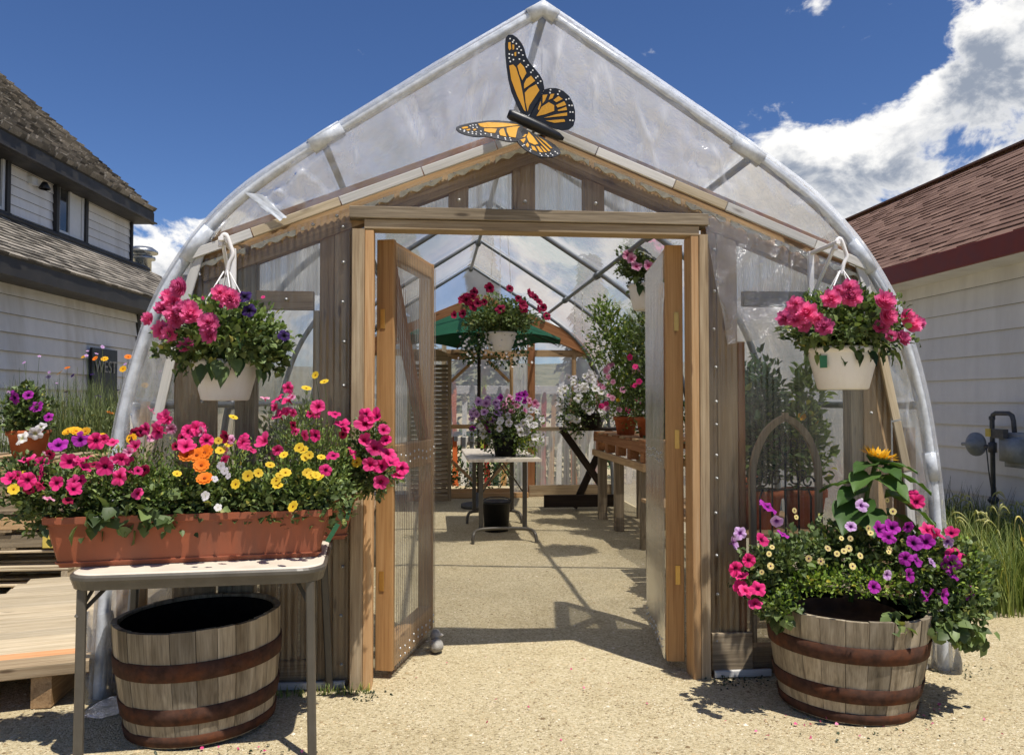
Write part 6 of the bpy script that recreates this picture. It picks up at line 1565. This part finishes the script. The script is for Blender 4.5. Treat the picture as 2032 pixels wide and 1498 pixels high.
# ---- louvered shutter, green umbrella
sh = root('louvered_shutter', (.05, 11.4, 0), 'tall weathered louvered shutter with a rounded top standing by the back door', 'shutter')
for x in (-.33, .235): box('stile', (x - .025, 11.38, .03), (x + .025, 11.42, 2.06), W_PALE, sh)
n = 30
for k in range(n): z = .12 + k * (1.98 - .12) / n; board('louver', (-.305, 11.40, z), (.21, 11.40, z), .062, .010, W_PALE, sh, (0, -.75, .65))
box('bottom_rail', (-.304, 11.385, .03), (.209, 11.415, .10), W_PALE, sh); board('mid_rail', (-.304, 11.395, 2.03), (.209, 11.395, 2.03), .08, .03, W_PALE, sh)
P = [(-.35 + .61 * k / 14, 2.07 + .10 * math.sin(math.pi * k / 14)) for k in range(15)]
V = [(x, 11.38, z) for x, z in P] + [(x, 11.42, z) for x, z in P]; nn_ = len(P)
F = [tuple(range(nn_ - 1, -1, -1)), tuple(range(nn_, 2 * nn_)), (0, nn_, 2 * nn_ - 1, nn_ - 1)] + [(i, i + 1, nn_ + i + 1, nn_ + i) for i in range(nn_ - 1)]
obj('arched_head', mkmesh('arched_head', V, F, W_PALE), sh)
um = root('patio_umbrella', (.62, 10.9, 0), 'green cloth patio umbrella open at the back of the greenhouse', 'umbrella')
tube('pole', [(.62, 10.9, .04), (.62, 10.9, 2.74)], .024, W_DARK, um, 10)
lathe('base', [(.001, 0), (.24, 0), (.24, .05), (.05, .08), (.05, .2), (.03, .2)], M_DARKMET, um, (.62, 10.9, 0), 20)
V = [(.62, 10.9, 2.72)]; F = []; NG = 8; RR = 1.18
for ring, t in enumerate((.33, .66, 1.0)):
    for k in range(NG * 4):
        a = 2 * math.pi * (k / 4 + .3) / NG; s = (k % 4) / 4; sc = math.sin(math.pi * s)
        r = RR * t * (1 - .065 * sc); V.append((.62 + r * math.cos(a), 10.9 + r * math.sin(a), 2.72 - .50 * t ** 1.15 + .05 * t * sc))
n4 = NG * 4
for k in range(n4): F.append((0, 1 + k, 1 + (k + 1) % n4))
for ring in range(2):
    for k in range(n4): F.append((1 + ring * n4 + k, 1 + (ring + 1) * n4 + k, 1 + (ring + 1) * n4 + (k + 1) % n4, 1 + ring * n4 + (k + 1) % n4))
obj('canopy', mkmesh('canopy', V, F, M_UMB), um)
for k in range(NG):
    a = 2 * math.pi * (k + .3) / NG; board('rib', (.62, 10.9, 2.66), (.62 + RR * .97 * math.cos(a), 10.9 + RR * .97 * math.sin(a), 2.205), .016, .01, W_DARK, um, (0, 0, 1))
# ================================================================== BEHIND THE GREENHOUSE
fr = root('fence', (1.2, 13.7, 0), 'white rail fence behind the greenhouse with old skis leaned on it', 'fence')
for zz in (.75, 1.62): board('rail', (-1.5, 13.75, zz), (4.2, 13.75, zz), .14, .04, W_BATTEN, fr)
for x in (-1.4, .2, 1.8, 3.4): board('post', (x, 13.80, 0), (x, 13.80, 1.7), .09, .05, W_BATTEN, fr)
skc = [('dark green', lin(40, 62, 50)), ('orange', lin(206, 104, 52)), ('white', lin(222, 220, 214)), ('red', lin(160, 44, 40)), ('grey', lin(120, 122, 124)), ('black', lin(34, 34, 36)), ('yellow green', lin(176, 190, 70)), ('tan wooden', lin(178, 136, 88))]
skm = [plain('%s_ski' % n.replace(' ', '_'), c, .35, var=.08, dirt=tuple(x * .5 for x in c[:3]) + (1,)) for n, c in skc]
def ski(x, kind, h):
    P = []; 
    for k in range(13):
        t = k / 12; z = h * t; wv = .042 * (1 + .18 * math.cos(t * 6.0)) * (1 if t < .93 else math.sqrt(max(.02, 1 - ((t - .93) / .075) ** 2)))
        y = 13.66 + .05 * t - (max(0, t - .9) ** 2) * 7
        P.append((wv, y, z))
    V = []; F = []
    for wv, y, z in P: V += [(-wv, y, z), (wv, y, z), (wv, y + .014, z), (-wv, y + .014, z)]
    for i in range(len(P) - 1):
        for e in range(4): F.append((i * 4 + e, i * 4 + (e + 1) % 4, (i + 1) * 4 + (e + 1) % 4, (i + 1) * 4 + e))
    F += [(3, 2, 1, 0), (48, 49, 50, 51)]
    m = Matrix.Translation((x, 0, 0)) @ Matrix.Rotation(R(random.uniform(-3, 3)), 4, 'Y')
    o = obj('ski', mkmesh('ski', V, F, skm[kind]), None, m)
    bi = box('binding', (x - .035, 13.645, h * .42), (x + .035, 13.68, h * .42 + .16), M_DARKMET, None)
    bi.parent = o; bi.matrix_parent_inverse = m.inverted()
    return o
xs_ = [.25 + .135 * k for k in range(20)]
KD = [0, 1, 2, 4, 6, 3, 0, 7, 5, 4, 2, 5, 3, 7, 2, 5, 1, 4, 2, 3]
for k, x in enumerate(xs_):
    kd = KD[k]; nb = [skc[KD[q]][0] for q in (k - 1, k + 1) if 0 <= q < len(KD)]
    where = 'between a %s and a %s one' % tuple(nb) if len(nb) == 2 else 'at the row end beside a %s one' % nb[0]
    tag(ski(x, kd, random.uniform(1.45, 2.0)), 'old %s ski leaned on the fence %s' % (skc[kd][0], where), 'ski', 'skis along the fence')
hs = foliage('hedge', None, [(-1 + .6 * k, 14.6 + .2 * math.sin(k), .5, .5, .4, .55, 420) for k in range(10)], L_DARK, (.05, .11), .5)
tag(hs, 'leafy green shrubs growing along behind the ski fence', 'shrubs')
hs2 = foliage('undergrowth', None, [(-.2 + .35 * k, 12.9 + .1 * math.sin(k * 2), .22, .25, .25, .28, 240) for k in range(6)], L_PET, (.03, .07), .5)
tag(hs2, 'low green plants at the foot of the leaned skis', 'plants')
def pine(x, y, h, label):
    rt = root('pine_tree', (x, y, 0), label, 'tree', 'trees behind the greenhouse')
    tube('trunk', [(x, y, -.1), (x + .05, y, h * .5), (x, y, h)], [.22, .14, .02], W_BROWN, rt, 8)
    P = []; D = []
    for k in range(2600):
        t = random.random() ** .8; z = h * (.12 + .88 * t); rr = (1 - t) * h * .24 * (0.75 + .25 * math.sin(t * 42)) + .06; a = random.uniform(0, 6.283); q = random.random() ** .5
        P.append((x + rr * q * math.cos(a), y + rr * q * math.sin(a), z - .25 * rr * q)); D.append((math.cos(a), math.sin(a), -.15 + random.uniform(-.3, .3)))
    P = np.array(P); D = np.array(D)
    tag(obj('crown', leaf_mesh('crown', P, D, np.tile([[0., 0, 1]], (len(P), 1)) + RNG.normal(size=(len(P), 3)) * .3, RNG.uniform(.25, .5, len(P)), .45, L_PINE), rt), kind='stuff')
pine(-1.2, 30, 8.5, 'dark pine tree far behind the greenhouse, left of the umbrella'); pine(2.2, 36, 9.0, 'tall dark pine tree far behind the greenhouse ridge'); pine(6.5, 33, 7.5, 'dark pine tree far behind the right film wall')
